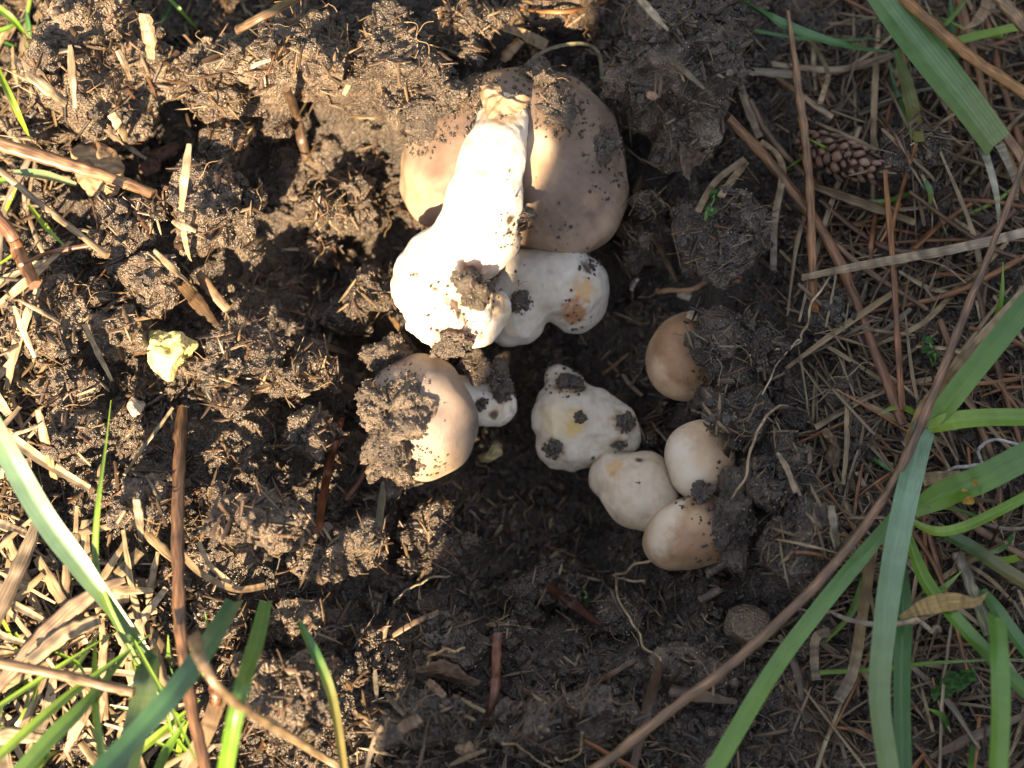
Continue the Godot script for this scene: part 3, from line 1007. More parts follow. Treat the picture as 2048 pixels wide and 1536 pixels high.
	put("cap", dome(W(1390, 1052, -10), lean(-4, 8), [84, 86, 84, 82, 90, 108, 112, 96, 78, 66, 62, 66, 74, 80], 10, 8, 5, 0.6, 45, Color(0.30, 0.18, 0.10), Color(0.42, 0.29, 0.17), st, o, 0.75), M.cap, t)
	o = W(1400, 910, -20)
	t = thing("mushroom", "cream button mushroom, topmost of the cluster and leaning on the dark stick", "mushroom", o, "mushrooms in the dug hole")
	st = [stain(1350, 900, -2, 50, Color(0.60, 0.53, 0.43)), stain(1380, 960, -3, 50, Color(0.58, 0.50, 0.39)), stain(1450, 880, -2, 40, Color(0.30, 0.19, 0.11)), stain(1450, 940, -3, 44, Color(0.34, 0.21, 0.12)), stain(1410, 920, 1, 30, Color(0.58, 0.43, 0.27))]
	put("cap", dome(W(1400, 912, -7), lean(-2, 4), [68, 74, 84, 90, 90, 82, 74, 74, 72, 70, 70, 72, 70, 68], 6.5, 7, 5, 0.5, 55, Color(0.45, 0.32, 0.20), Color(0.56, 0.46, 0.34), st, o, 0.75), M.cap, t)
	caps = [cap_(1400, 950, -14, 36, 1410, 990, -20, 36)]
	put("stem", skin(caps, 0.002, 0.0008, 0.0004, 96, WHITE, [], o), M.flesh, t)

func scab(label: String, u: float, v: float, h: float, ru: float, rv: float, tone: float, flat := 0.6, sub := 5) -> void:
	var p := W(u, v, h)
	var s := unit_at(p) * 1000.0
	var mesh := lump(int(u * 3 + v), Vector3(ru * s, (ru + rv) * 0.5 * s * minf(flat * 1.35, 0.9), rv * s), sub, 1.7, tone, 6)
	put("soil_scab", mesh, M.crumb, null, label, "soil clump", "soil stuck to the mushrooms", p)
	stamp_points(mesh, p, int(ru * rv * 0.26))

func stamp_points(mesh: Mesh, p: Vector3, count: int) -> void:
	var a := mesh.surface_get_arrays(0)
	var v: PackedVector3Array = a[Mesh.ARRAY_VERTEX]
	var n: PackedVector3Array = a[Mesh.ARRAY_NORMAL]
	for j in count:
		var i := rng.randi() % v.size()
		if n[i].y > -0.3:
			clod_points.append([p + v[i], n[i], true])

func spray(o: Node3D, spots: Array) -> void:   # grit lying on a mushroom's skin: [u, v, radius, count]
	for c in o.get_children():
		var a: Array = (c as MeshInstance3D).mesh.surface_get_arrays(0)
		var v: PackedVector3Array = a[Mesh.ARRAY_VERTEX]
		var n: PackedVector3Array = a[Mesh.ARRAY_NORMAL]
		for s in spots:
			var near := []
			for i in v.size():
				if n[i].y > 0.1:
					var p := plan(o.position + v[i])
					if Vector2(p.x - s[0], p.y - s[1]).length() < s[2]:
						near.append(i)
			if near.is_empty():
				continue
			for k in s[3]:
				var i: int = near[rng.randi() % near.size()]
				clod_points.append([o.position + v[i], n[i], true])

func make_dirt_on_mushrooms() -> void:
	spray(get_node("mushroom"), [[1085, 165, 60, 420], [1120, 230, 55, 300], [1200, 290, 50, 160], [880, 220, 75, 420], [850, 280, 40, 160], [920, 190, 50, 200], [1215, 370, 40, 70], [1180, 220, 60, 60], [1100, 470, 60, 40], [1010, 180, 60, 120], [1150, 400, 100, 14], [860, 570, 50, 30], [910, 640, 60, 90], [1020, 460, 40, 80], [960, 590, 40, 60], [950, 420, 120, 5]])
	spray(get_node("mushroom_001"), [[1042, 605, 26, 60], [1180, 530, 30, 60], [1150, 630, 40, 40], [1100, 570, 110, 10], [1010, 560, 30, 30]])
	spray(get_node("mushroom_002"), [[800, 780, 60, 200], [800, 880, 60, 260], [860, 950, 50, 70], [870, 830, 90, 16], [1000, 770, 40, 90]])
	spray(get_node("mushroom_003"), [[1140, 765, 34, 90], [1106, 898, 20, 30], [1250, 846, 24, 40], [1180, 850, 110, 9], [1100, 760, 30, 30]])
	spray(get_node("mushroom_004"), [[1420, 690, 50, 200], [1360, 720, 80, 9], [1410, 770, 40, 60]])
	spray(get_node("mushroom_005"), [[1250, 950, 60, 6], [1440, 1050, 44, 110], [1380, 1010, 30, 40], [1440, 1090, 60, 60]])
	spray(get_node("mushroom_006"), [[1405, 980, 22, 34], [1450, 930, 30, 16], [1390, 910, 60, 2]])
	scab("dark crumbly soil stuck low on the sunlit white stem", 945, 580, 16, 40, 34, 0.24, 0.7)
	scab("brown crumbs of soil below the foot of the white stem", 905, 690, 8, 40, 22, 0.38)
	scab("wedge of grey soil between the white stem and the left mushroom", 952, 738, -2, 34, 24, 0.34)
	scab("flaky soil on the white stem of the left mushroom", 1000, 760, -5, 24, 34, 0.32)
	scab("small brown crumb under the edge of the left cap", 960, 808, -6, 12, 11, 0.40, 0.9, 4)
	scab("soil crust on the top left shoulder of the large cap", 885, 215, 14, 80, 58, 0.40, 0.45, 6)
	scab("clinging soil on the left flank of the large cap", 850, 275, 10, 34, 24, 0.34, 0.5)
	scab("upright crumb of soil left of the torn beige scrap", 915, 190, 18, 20, 26, 0.42)
	scab("crumbly heap on the crown of the large cap", 1085, 160, 17, 32, 40, 0.34, 0.5)
	scab("dark soil streak right of the torn beige scrap", 1115, 225, 18, 36, 44, 0.26, 0.3)
	scab("patch of crumbs on the right side of the large cap", 1200, 285, 14, 34, 34, 0.32, 0.4)
	scab("few crumbs low on the right rim of the large cap", 1212, 368, 9, 16, 24, 0.34, 0.4, 4)
	scab("dark crumb at the right edge of the white stem", 1042, 430, 18, 26, 18, 0.22, 0.6)
	scab("soil in the crook under the white stem", 1020, 475, 14, 20, 26, 0.28, 0.5)
	scab("brown ring of soil on the ear of the lumpy white mushroom", 1140, 765, -10, 26, 15, 0.26, 0.5)
	scab("dark round spot of soil at the left of the lumpy white mushroom", 1106, 898, -9, 17, 16, 0.16, 0.35, 4)
	scab("dark spot in the middle of the lumpy white mushroom", 1161, 833, -5.6, 11, 11, 0.10, 0.4, 4)
	scab("brown spot at the right end of the lumpy white mushroom", 1252, 846, -9, 20, 16, 0.24, 0.35, 4)
	scab("dark spot at the lower right of the lumpy white mushroom", 1240, 891, -9.5, 14, 9, 0.12, 0.35, 4)
	scab("dark smear on the shaded notched white base", 1042, 605, 2.5, 20, 24, 0.16, 0.3, 4)
	scab("dark crumbs on the right end of the notched white base", 1180, 540, 0.5, 14, 20, 0.18, 0.4, 4)
	scab("flaky soil slab on the left mushroom cap", 776, 838, 5, 58, 100, 0.54, 0.42, 6)
	scab("soil covering the lower left edge of the left cap", 790, 930, -1, 44, 50, 0.46, 0.45)
	scab("soil over the top left edge of the left cap", 775, 720, -2, 40, 40, 0.30, 0.5)
	scab("soil heaped against the small brown cap", 1432, 690, -2, 44, 62, 0.30, 0.5)
	scab("soil under the small brown cap", 1440, 790, -5, 46, 36, 0.30, 0.5)
	scab("dark soil along the right side of the cluster", 1478, 1035, -5, 52, 92, 0.34, 0.6, 6)
	scab("crumbs in the groove between the two cluster caps", 1405, 985, -1, 18, 20, 0.34, 0.3, 4)

# ------------------------------------------------------------------ single things
func flake(pts: Array, h: float, bend: float, col: Color, edge: Color, seed_: int, thick: float, origin: Vector3) -> ArrayMesh:
	# a torn leaf scrap: outline in plan units round its middle, domed and wrinkled, with a real thickness
	var n1 := noise(FastNoiseLite.TYPE_SIMPLEX, 0.35, seed_, 2)
	var mid := Vector2.ZERO
	for p in pts:
		mid += Vector2(p[0], p[1])
	mid /= pts.size()
	var v := PackedVector3Array()
	var c := PackedColorArray()
	var uv := PackedVector2Array()
	var rings := 7
	var m := pts.size() * 4
	for sgn in [1.0, -1.0]:
		for r in rings + 1:
			for k in m:
				var f := k / 4.0
				var i := int(f)
				var a := Vector2(pts[i][0], pts[i][1])
				var b := Vector2(pts[(i + 1) % pts.size()][0], pts[(i + 1) % pts.size()][1])
				var e := a.lerp(b, f - i)
				var t := r / float(rings)
				var q := mid.lerp(e, t)
				var rag := 1.0 + (0.05 * n1.get_noise_2d(k * 3.0, 5.0) if r == rings else 0.0)
				q = mid + (q - mid) * rag
				var p := W(q.x, q.y, h)
				p.y += bend * 0.001 * (1.0 - t * t) + 0.0009 * n1.get_noise_2d(q.x * 0.12, q.y * 0.12) + sgn * thick * 0.0005 * (1.0 - pow(t, 6.0))
				v.append(p - origin)
				var cc := col.lerp(edge, smoothstep(0.7, 1.0, t))
				var w := 1.0 + 0.2 * n1.get_noise_2d(q.x * 0.2 + 90.0, q.y * 0.2)
				c.append(Color(cc.r * w, cc.g * w, cc.b * w))
				uv.append(Vector2(q.y * 0.006, q.x * 0.004))
	var idx := PackedInt32Array()
	var half := (rings + 1) * m
	for s in 2:
		for r in rings:
			for k in m:
				var a := s * half + r * m + k
				var b := s * half + r * m + (k + 1) % m
				if s == 0:
					idx.append_array(PackedInt32Array([a, a + m, b, b, a + m, b + m]))
				else:
					idx.append_array(PackedInt32Array([a, b, a + m, b, b + m, a + m]))
	var n := normals_of(v, idx)
	if n[half / 2].y < 0.0:
		for k in range(0, idx.size(), 3):
			var s := idx[k + 1]
			idx[k + 1] = idx[k + 2]
			idx[k + 2] = s
		n = normals_of(v, idx)
	return arrays(v, n, c, uv, idx)

func scrap(called: String, label: String, category: String, pts: Array, h: float, bend: float, col: Color, edge: Color, thick := 0.25, group := "") -> MeshInstance3D:
	var o := W(pts[0][0], pts[0][1], h)
	return put(called, flake(pts, h, bend, col, edge, int(pts[0][0]), thick, o), M.leaf, null, label, category, group, o)

func make_objects() -> void:
	# papery round leaf at the left
	var p := L(195, 335, 11.5)
	var h := p.y * 1000.0
	scrap("dry_leaf", "round papery beige leaf under the pinkish stalk at the left", "leaf", [[142, 305], [165, 287], [200, 283], [230, 300], [248, 330], [250, 355], [235, 388], [205, 398], [180, 393], [160, 372], [146, 340]], h, 1.6, Color(0.52, 0.36, 0.21), Color(0.46, 0.29, 0.16), 0.3)
	p = L(320, 318, 4.0)
	scrap("dry_leaf", "small dull reddish leaf scrap beside the papery round leaf", "leaf", [[283, 300], [310, 300], [345, 285], [362, 290], [352, 310], [325, 325], [318, 345], [288, 350], [276, 335], [300, 325]], p.y * 1000.0, 1.0, Color(0.15, 0.075, 0.05), Color(0.12, 0.06, 0.04), 0.3)
	# the torn scrap on top of the big stem
	scrap("leaf_scrap", "torn beige leaf scrap stuck on the top of the white stem", "leaf scrap", [[958, 182], [970, 170], [990, 166], [1004, 178], [1012, 196], [1030, 202], [1064, 194], [1052, 216], [1030, 226], [1000, 230], [975, 240], [968, 215]], 29.6, 1.2, Color(0.42, 0.30, 0.19), Color(0.34, 0.23, 0.14), 0.3)
	p = L(800, 985, 2.0)
	scrap("leaf_scrap", "yellowish leaf scrap under the rim of the left mushroom", "leaf scrap", [[955, 912], [975, 905], [988, 880], [1004, 888], [1006, 910], [985, 922], [965, 926]], -17.0, 0.6, Color(0.42, 0.34, 0.17), Color(0.34, 0.26, 0.13), 0.3)
	p = L(910, 1330, 3.0)
	scrap("bark_scrap", "brown bark scrap with a torn edge left of the red twig", "bark scrap", [[820, 1340], [850, 1330], [880, 1318], [915, 1330], [935, 1350], [965, 1362], [950, 1372], [915, 1368], [890, 1360], [855, 1352]], p.y * 1000.0, 1.5, Color(0.16, 0.095, 0.055), Color(0.24, 0.16, 0.10), 0.5)
	p = L(1660, 900, 4.0)
	scrap("bark_scrap", "tan withered flake standing in the soil left of the blue-green blade", "bark scrap", [[1655, 855], [1670, 868], [1682, 900], [1678, 930], [1664, 945], [1650, 915], [1660, 890], [1640, 862]], p.y * 1000.0, 1.0, Color(0.22, 0.145, 0.085), Color(0.28, 0.19, 0.11), 0.4)
	p = L(1400, 340, 3.0)
	scrap("bark_scrap", "thin dark bark tongue hanging below the overhanging clod", "bark scrap", [[1360, 290], [1390, 300], [1412, 310], [1402, 330], [1384, 335], [1380, 360], [1366, 350], [1360, 320]], p.y * 1000.0 + 2.0, 0.8, Color(0.10, 0.066, 0.04), Color(0.20, 0.14, 0.09), 0.4)
	# the yellow-green lump
	var y := L(340, 705, 4.0)
	var mesh := lump(412, Vector3(5.2, 3.4, 5.4), 5, 0.55, 0.5, 9)
	var a := mesh.surface_get_arrays(0)
	var vv: PackedVector3Array = a[Mesh.ARRAY_VERTEX]
	var cc: PackedColorArray = a[Mesh.ARRAY_COLOR]
	var nz := noise(FastNoiseLite.TYPE_SIMPLEX, 0.5, 8, 3)
	for i in vv.size():
		var q := vv[i]
		var pit := exp(-(pow((q.x * 1000.0 - 0.4) / 1.0, 2.0) + pow((q.z * 1000.0 + 0.4) / 1.9, 2.0)))
		if q.y > 0.0:
			q.y *= 1.0 - 0.55 * pit
			vv[i] = q
		var k := 0.5 + 0.5 * nz.get_noise_3dv(q * 1000.0)
		cc[i] = Color(0.46, 0.42, 0.13).lerp(Color(0.62, 0.58, 0.34), k).lerp(Color(0.36, 0.36, 0.10), clampf(pit * 0.7, 0, 1))
		if nz.get_noise_3dv(q * 4000.0) > 0.42:
			cc[i] = Color(0.16, 0.13, 0.05)
	var ii: PackedInt32Array = a[Mesh.ARRAY_INDEX]
	put("yellow_lump", arrays(vv, normals_of(vv, ii), cc, PackedVector2Array(), ii), M.flesh, null, "yellow-green corky lump with a slit left of the grey-brown soil lump", "plant lump", "", y)
	# stones
	stone("brown stone in the dark below the mushroom cluster", 1493, 1255, 48, 50, 3.0, Color(0.17, 0.115, 0.07))
	stone("small pale pebble below the yellow lump", 272, 812, 17, 22, 3.0, Color(0.55, 0.45, 0.34))
	stone("small white pebble fragment in the right wall above the small brown cap", 1372, 592, 18, 14, 3.0, Color(0.50, 0.43, 0.34))
	stone("chalky crumb just above the small brown cap", 1388, 632, 18, 14, 4.0, Color(0.42, 0.33, 0.22))
	stone("tan square chip at the bottom edge left of the red twig", 930, 1497, 20, 16, 3.5, Color(0.40, 0.26, 0.15))
	stone("orange-brown grit ball right of the mushroom cluster", 1478, 1012, 12, 12, 5.0, Color(0.20, 0.10, 0.05))
	stone("reddish grain above the large cap beside the bent dry blade", 1070, 108, 10, 12, 4.0, Color(0.42, 0.23, 0.13))
	stone("small orange pebble set in the overhanging clod", 1305, 190, 12, 10, 12.0, Color(0.34, 0.20, 0.11))
	pine_cone()
	seedling("small green seedling with two leaves at the edge of the right clod", [[1432, 388, 14], [1422, 420, 13]], 1410, 440)
	seedling("tiny lobed green seedling in shade at the far right", [[1858, 680, 12], [1866, 708, 13], [1850, 698, 9]], 1862, 735)
	seedling("speck of green moss on the floor of the hole", [[1168, 1180, 6], [1172, 1196, 7]], 1170, 1205)
	seedling("broad dull green weed leaf low in the bottom right corner", [[1905, 1365, 30], [1880, 1385, 22], [1935, 1350, 20]], 1880, 1400)
	husk()

func stone(label: String, u: float, v: float, ru: float, rv: float, lift: float, col: Color) -> void:
	var p := L(u, v, lift)
	var s := unit_at(p) * 1000.0
	var mesh := lump(int(u + v), Vector3(ru * s, (ru + rv) * 0.4 * s, rv * s), 4, 0.35, 0.5, 10)
	var a := mesh.surface_get_arrays(0)
	var cc: PackedColorArray = a[Mesh.ARRAY_COLOR]
	for i in cc.size():
		var k := 0.7 + 3.0 * cc[i].g
		cc[i] = Color(col.r * k, col.g * k, col.b * k)
	a[Mesh.ARRAY_COLOR] = cc
	var m := ArrayMesh.new()
	m.add_surface_from_arrays(Mesh.PRIMITIVE_TRIANGLES, a)
	put("stone", m, M.soil, null, label, "stone", "", p)

func pine_cone() -> void:
	var a := L(1600, 285, 2.6)
	var b := L(1762, 345, 2.4)
	var t := thing("pine_cone", "small brown pine cone lying under a tan needle at the upper right", "pine cone", a)
	var axis := (b - a).normalized()
	var up := (Vector3.UP - axis * axis.y).normalized()
	var side := axis.cross(up)
	var len := a.distance_to(b)
	var path := PackedVector3Array()
	var width := PackedFloat32Array()
	var roll := PackedFloat32Array()
	var cols := PackedColorArray()
	for k in 13:
		var s := k / 12.0
		path.append(a + axis * len * s)
		width.append(2.0 * 0.0034 * (0.25 + 0.75 * pow(sin(PI * clampf(s * 0.9 + 0.08, 0, 1)), 0.6)))
		roll.append(0.0)
		cols.append(Color(0.05, 0.028, 0.018))
	put("core", sweep(path, width, round_profile(12), roll, cols, a, true), M.cone, t)
	# one scale, shared by all: a thick shield with a raised boss
	var base: Array = icosphere(2)
	var v := PackedVector3Array()
	var c := PackedColorArray()
	for d in base[0]:
		var q: Vector3 = d
		var p := Vector3(q.x * 0.00120 * (1.0 - 0.35 * maxf(q.z, 0.0)), q.y * 0.00055, q.z * 0.00160)
		if q.y > 0.4:
			p.y += 0.0004 * (q.y - 0.4)
		v.append(p)
		c.append(Color(0.045, 0.025, 0.017).lerp(Color(0.20, 0.112, 0.075), clampf(q.y * 1.3 - 0.2, 0, 1)))
	var idx: PackedInt32Array = base[1]
	var scale_mesh := arrays(v, normals_of(v, idx), c, PackedVector2Array(), idx)
	var rows := 11
	for r in rows:
		var s := (r + 0.6) / rows
		var rad := 0.0036 * (0.3 + 0.7 * pow(sin(PI * clampf(s * 0.9 + 0.08, 0, 1)), 0.6))
		var ring := 9
		for k in ring:
			var ang := TAU * (k + 0.5 * (r % 2)) / ring + rng.randf_range(-0.06, 0.06)
			var out := up * cos(ang) + side * sin(ang)
			if out.y < -0.45 or rng.randf() < 0.07:
				continue
			if rng.randf() < 0.5:
				for q in 3:
					clod_points.append([a + axis * len * (s + rng.randf_range(-0.05, 0.05)) + out * (rad + 0.0004), out, true])
			var o := put("scale", scale_mesh, M.cone, t)
			var nrm := (out + axis * rng.randf_range(-0.55, -0.2) + Vector3(rng.randfn(), rng.randfn(), rng.randfn()) * 0.22).normalized()
			var zz := (axis - nrm * axis.dot(nrm)).normalized()
			var g := rng.randf_range(0.72, 1.22) * (0.7 + 0.3 * sin(PI * s))
			o.transform = Transform3D(Basis(nrm.cross(zz), nrm, zz).scaled(Vector3.ONE * g), axis * len * s + out * rad)

func seedling(label: String, leaves: Array, u: float, v: float) -> void:
	var root := L(u, v, 0.5)
	var t := thing("seedling", label, "seedling", root, "small green seedlings")
	for lf in leaves:
		var p := L(lf[0], lf[1], 4.0)
		var q := stalk_mesh(PackedVector3Array([root, root.lerp(p, 0.6) + Vector3.UP * 0.0015, p]), 4.0, Color(0.12, 0.19, 0.06), "root", root)
		put("stem", q, M.hair, t)
		var pts := []
		for k in 9:
			var a := TAU * k / 9.0
			var r: float = lf[2] * (1.0 + 0.22 * sin(a * 3.0 + lf[0]))
			pts.append([lf[0] + cos(a) * r, lf[1] + sin(a) * r * 0.8])
		put("leaf", flake(pts, p.y * 1000.0, 0.5, Color(0.055, 0.15, 0.03), Color(0.08, 0.19, 0.04), int(lf[0] + lf[1]), 0.15, root), M.leaf, t)

func husk() -> void:
	var p := PackedVector3Array([L(1660, 1222, 13), L(1700, 1240, 14), L(1770, 1250, 15), L(1830, 1240, 15), L(1870, 1225, 15)])
	var t := thing("seed_head", "dry curved seed head with a straw-coloured husk lying across the blue-green blade", "seed head", p[0])
	put("stalk", stalk_mesh(p, 11, Color(0.42, 0.33, 0.25), "needle", p[0], Color(0.50, 0.36, 0.18), 0, 0.6, 0.8), M.straw, t)
	var q := PackedVector3Array([L(1800, 1235, 15), L(1850, 1215, 16), L(1905, 1205, 16), L(1950, 1205, 16), L(1975, 1185, 16)])
	put("husk", stalk_mesh(q, 38, Color(0.44, 0.30, 0.11), "dry", p[0], Color(0.40, 0.27, 0.11), 0.2, 0.25, 0.08), M.leaf, t)
	q = PackedVector3Array([L(1835, 1240, 15), L(1860, 1255, 15), L(1880, 1262, 15)])
	put("awn", stalk_mesh(q, 10, Color(0.45, 0.34, 0.24), "root", p[0]), M.straw, t)

# ------------------------------------------------------------------ needles, stalks, straws and roots, one by one
const ORANGE := Color(0.48, 0.21, 0.075)
const RUST := Color(0.36, 0.15, 0.06)
const BROWN := Color(0.26, 0.15, 0.082)
const STRAW := Color(0.52, 0.38, 0.225)
const PALE := Color(0.56, 0.43, 0.28)
const GREY := Color(0.33, 0.27, 0.20)
const DRY := Color(0.40, 0.29, 0.165)
const DIM := Color(0.105, 0.068, 0.042)

func make_needles_and_straws() -> void:
	var g := "dry pine needles"
	stalk("pine_needle", "tall tan ridged needle standing across the pine cone", "pine needle", g, [1576, 22, 14, 1598, 180, 11, 1618, 350, 9, 1626, 560, 6, 1630, 620, 4], 22, Color(0.40, 0.22, 0.105), "needle", ORANGE, 0, 0.4, 0.9)
	stalk("pine_needle", "long orange-brown needle running down from the overhanging clod to the grass plant", "pine needle", g, [1455, 235, 6, 1560, 350, 6, 1660, 490, 6, 1725, 640, 6, 1806, 850, 6], 27, Color(0.34, 0.17, 0.075), "needle", RUST)
	stalk("pine_needle", "straight orange needle rising right of the pine cone", "pine needle", g, [1770, 340, 9, 1788, 560, 8, 1804, 820, 6], 17, ORANGE, "needle", RUST, 0, 0.7, 1.0)
	stalk("pine_needle", "thin brown needle bowed like a smile below the pine cone", "pine needle", g, [1640, 400, 3, 1720, 465, 4, 1790, 500, 4, 1880, 498, 5, 1960, 475, 5, 2030, 420, 6], 14, Color(0.17, 0.075, 0.04), "needle")
	stalk("pine_needle", "thick blurred orange needle with dark bands in the top right corner", "pine needle", g, [1790, -20, 20, 1900, 80, 22, 1980, 140, 23, 2080, 205, 24], 30, Color(0.42, 0.20, 0.05), "needle")
	stalk("pine_needle", "orange needle falling steeply past the broad leaf at the top right", "pine needle", g, [1915, -20, 8, 1945, 90, 8, 1975, 220, 7, 2010, 300, 6, 2060, 400, 5], 17, Color(0.38, 0.19, 0.07), "needle")
	stalk("pine_needle", "rust needle behind the orange one at the right edge", "pine needle", g, [1975, 30, 3, 2000, 150, 3, 2030, 250, 3, 2060, 340, 3], 16, RUST, "needle")
	stalk("pine_needle", "cut orange-brown stub end beside the tall tan needle", "pine needle", g, [1540, 145, 4, 1600, 190, 5, 1664, 236, 6], 18, Color(0.30, 0.16, 0.08), "needle", STRAW)
	stalk("pine_needle", "brown needle under the pine cone pointing right", "pine needle", g, [1500, 200, 3, 1530, 260, 3, 1580, 320, 3, 1640, 372, 2], 18, BROWN, "needle")
	stalk("pine_needle", "steep thin needle left of the blue-green blade at the bottom", "pine needle", g, [1850, 1040, 3, 1875, 1130, 3, 1900, 1220, 2], 15, RUST, "needle", BROWN, 0, 0.3)
	stalk("pine_needle", "rusty needle in the shade right of the grass plant", "pine needle", g, [1880, 640, 3, 1930, 780, 3, 1990, 930, 3, 2000, 1010, 2], 18, Color(0.25, 0.12, 0.05), "needle")
	stalk("pine_needle", "thinner rusty needle near the right edge below the dry blade", "pine needle", g, [1950, 560, 3, 1985, 700, 3, 2030, 850, 3, 2060, 960, 2], 14, Color(0.24, 0.11, 0.05), "needle")
	stalk("pine_needle", "brown needle crossing low at the right edge", "pine needle", g, [1840, 690, 2, 1930, 730, 2, 2060, 820, 2], 13, BROWN, "needle")
	g = "dry grass stalks"
	stalk("grass_stalk", "long pinkish-brown dry stalk sweeping down the right side to the bottom edge", "grass stalk", g, [2060, 290, 20, 1990, 480, 20, 1925, 640, 19, 1850, 830, 18, 1775, 985, 18, 1650, 1150, 19, 1480, 1315, 21, 1330, 1430, 23, 1180, 1550, 25], 23, Color(0.30, 0.165, 0.09), "needle", Color(0.34, 0.20, 0.10), 0, 0.6, 1.1)
	stalk("grass_stalk", "long dry tan blade with dark specks lying level at the right", "grass stalk", g, [1604, 557, 7, 1700, 538, 9, 1800, 520, 10, 1900, 502, 11, 1990, 482, 12, 2070, 462, 13], 22, Color(0.40, 0.305, 0.19), "dry", Color(0.46, 0.38, 0.28), 0.2, 0.7)
	stalk("grass_stalk", "broad withered tan leaf running up to the right edge from the grass plant", "grass stalk", g, [1815, 890, 12, 1850, 830, 13, 1905, 760, 14, 1980, 670, 15, 2060, 580, 16], 44, Color(0.44, 0.29, 0.13), "dry", Color(0.46, 0.35, 0.22), 0.1, 0.5, 0.7)
	stalk("grass_stalk", "flat tan straw lying right of the pine cone's lower end", "grass stalk", g, [1625, 372, 4, 1720, 405, 4, 1830, 445, 4], 26, Color(0.30, 0.20, 0.12), "straw", STRAW)
	stalk("grass_stalk", "pale grey hollow straw poking out of the overhanging clod", "grass stalk", g, [1440, 152, 6, 1500, 143, 7, 1595, 150, 7], 22, Color(0.40, 0.33, 0.24), "straw")
	stalk("grass_stalk", "thin pale straw lying on the pine cone", "grass stalk", g, [1685, 320, 11, 1735, 338, 11, 1792, 347, 10], 13, Color(0.36, 0.31, 0.22), "straw")
	stalk("grass_stalk", "wiry dry blade with a sharp bend left of the broad leaf", "grass stalk", g, [1590, 55, 8, 1630, 95, 9, 1655, 148, 9, 1648, 180, 8, 1640, 208, 7], 10, Color(0.20, 0.17, 0.07), "dry", STRAW)
	stalk("grass_stalk", "looped dry blade hanging past the thin-edged clod", "grass stalk", g, [1520, 285, 6, 1552, 310, 6, 1564, 350, 6, 1548, 440, 6, 1545, 540, 3], 15, Color(0.36, 0.25, 0.135), "dry", GREY, 0.3)
	stalk("grass_stalk", "dry fork of straw above the two-leaved seedling", "grass stalk", g, [1490, 318, 6, 1430, 365, 6, 1395, 425, 4], 13, Color(0.38, 0.28, 0.17), "dry", STRAW)
	stalk("grass_stalk", "second prong of dry straw right of the seedling", "grass stalk", g, [1494, 322, 6, 1465, 360, 6, 1440, 396, 5], 15, STRAW, "dry")
	stalk("grass_stalk", "stubby soil-stained straw leaning on the overhanging clod", "grass stalk", g, [1482, 172, 5, 1495, 215, 6, 1520, 275, 6], 20, Color(0.25, 0.17, 0.10), "straw")
	stalk("grass_stalk", "straw set lengthwise in the face of the overhanging clod", "grass stalk", g, [1330, 118, 16, 1365, 140, 16, 1408, 178, 14], 20, Color(0.22, 0.165, 0.11), "straw")
	stalk("grass_stalk", "pale frayed straw on the top of the overhanging clod", "grass stalk", g, [1270, -15, 16, 1300, 20, 16, 1336, 60, 15], 22, Color(0.50, 0.40, 0.27), "straw")
	stalk("grass_stalk", "dull straw in front of the big-cap side wall", "grass stalk", g, [1303, 468, 6, 1328, 510, 5, 1352, 562, 4], 15, Color(0.22, 0.14, 0.08), "straw")
	stalk("grass_stalk", "brown root-like straw reaching left from the thin-edged clod", "grass stalk", g, [1480, 552, 4, 1400, 568, 4, 1315, 580, 4], 11, Color(0.21, 0.125, 0.07), "root")
	stalk("grass_stalk", "dry speckled blade behind the long green blade at the lower right", "grass stalk", g, [1745, 1085, 8, 1725, 1220, 8, 1705, 1340, 6, 1675, 1400, 4], 22, Color(0.40, 0.27, 0.12), "dry", GREY)
	stalk("grass_stalk", "thick pale sheath stalk in the lower right corner", "grass stalk", g, [1915, 1105, 6, 1945, 1180, 6, 1980, 1270, 5], 30, Color(0.42, 0.36, 0.25), "needle", Color(0.28, 0.30, 0.13))
	stalk("grass_stalk", "folded dry blade standing beside the stone", "grass stalk", g, [1660, 1265, 5, 1632, 1275, 6, 1628, 1320, 4, 1632, 1360, 3], 18, Color(0.34, 0.26, 0.17), "dry")
	stalk("grass_stalk", "dry tan straw under the spotted green blade", "grass stalk", g, [1845, 960, 6, 1900, 955, 6, 1975, 962, 6], 26, Color(0.40, 0.28, 0.15), "dry")
	stalk("grass_stalk", "orange stalk low at the right edge below the spotted blade", "grass stalk", g, [1900, 1010, 3, 1960, 1060, 3, 2060, 1120, 3], 18, Color(0.30, 0.17, 0.09), "needle")
	stalk("grass_stalk", "dull straw crossing the bottom right corner", "grass stalk", g, [1860, 1515, 4, 1960, 1470, 4, 2060, 1425, 4], 26, Color(0.17, 0.115, 0.07), "straw")
	stalk("grass_stalk", "blurred tan stalk at the very top right corner", "grass stalk", g, [1985, -20, 26, 2030, 30, 27, 2080, 80, 28], 34, Color(0.42, 0.26, 0.12), "needle")
	stalk("grass_stalk", "curved papery bract by the top right orange needle", "grass stalk", g, [1975, -10, 15, 1968, 20, 15, 1950, 45, 15, 1925, 60, 14], 22, Color(0.36, 0.23, 0.13), "dry", STRAW, 0.2, 1.0, 0.1)
	stalk("grass_stalk", "slim brown stalk crossing behind the broad leaf", "grass stalk", g, [1668, 147, 3, 1730, 125, 4, 1800, 100, 4], 13, Color(0.28, 0.18, 0.11), "straw")
	stalk("grass_stalk", "tan stalk running alongside the broad leaf's right edge", "grass stalk", g, [1880, 100, 9, 1930, 165, 9, 1990, 240, 8, 2060, 340, 7], 26, Color(0.46, 0.28, 0.15), "straw")
	g = "straws on the sunlit left side"
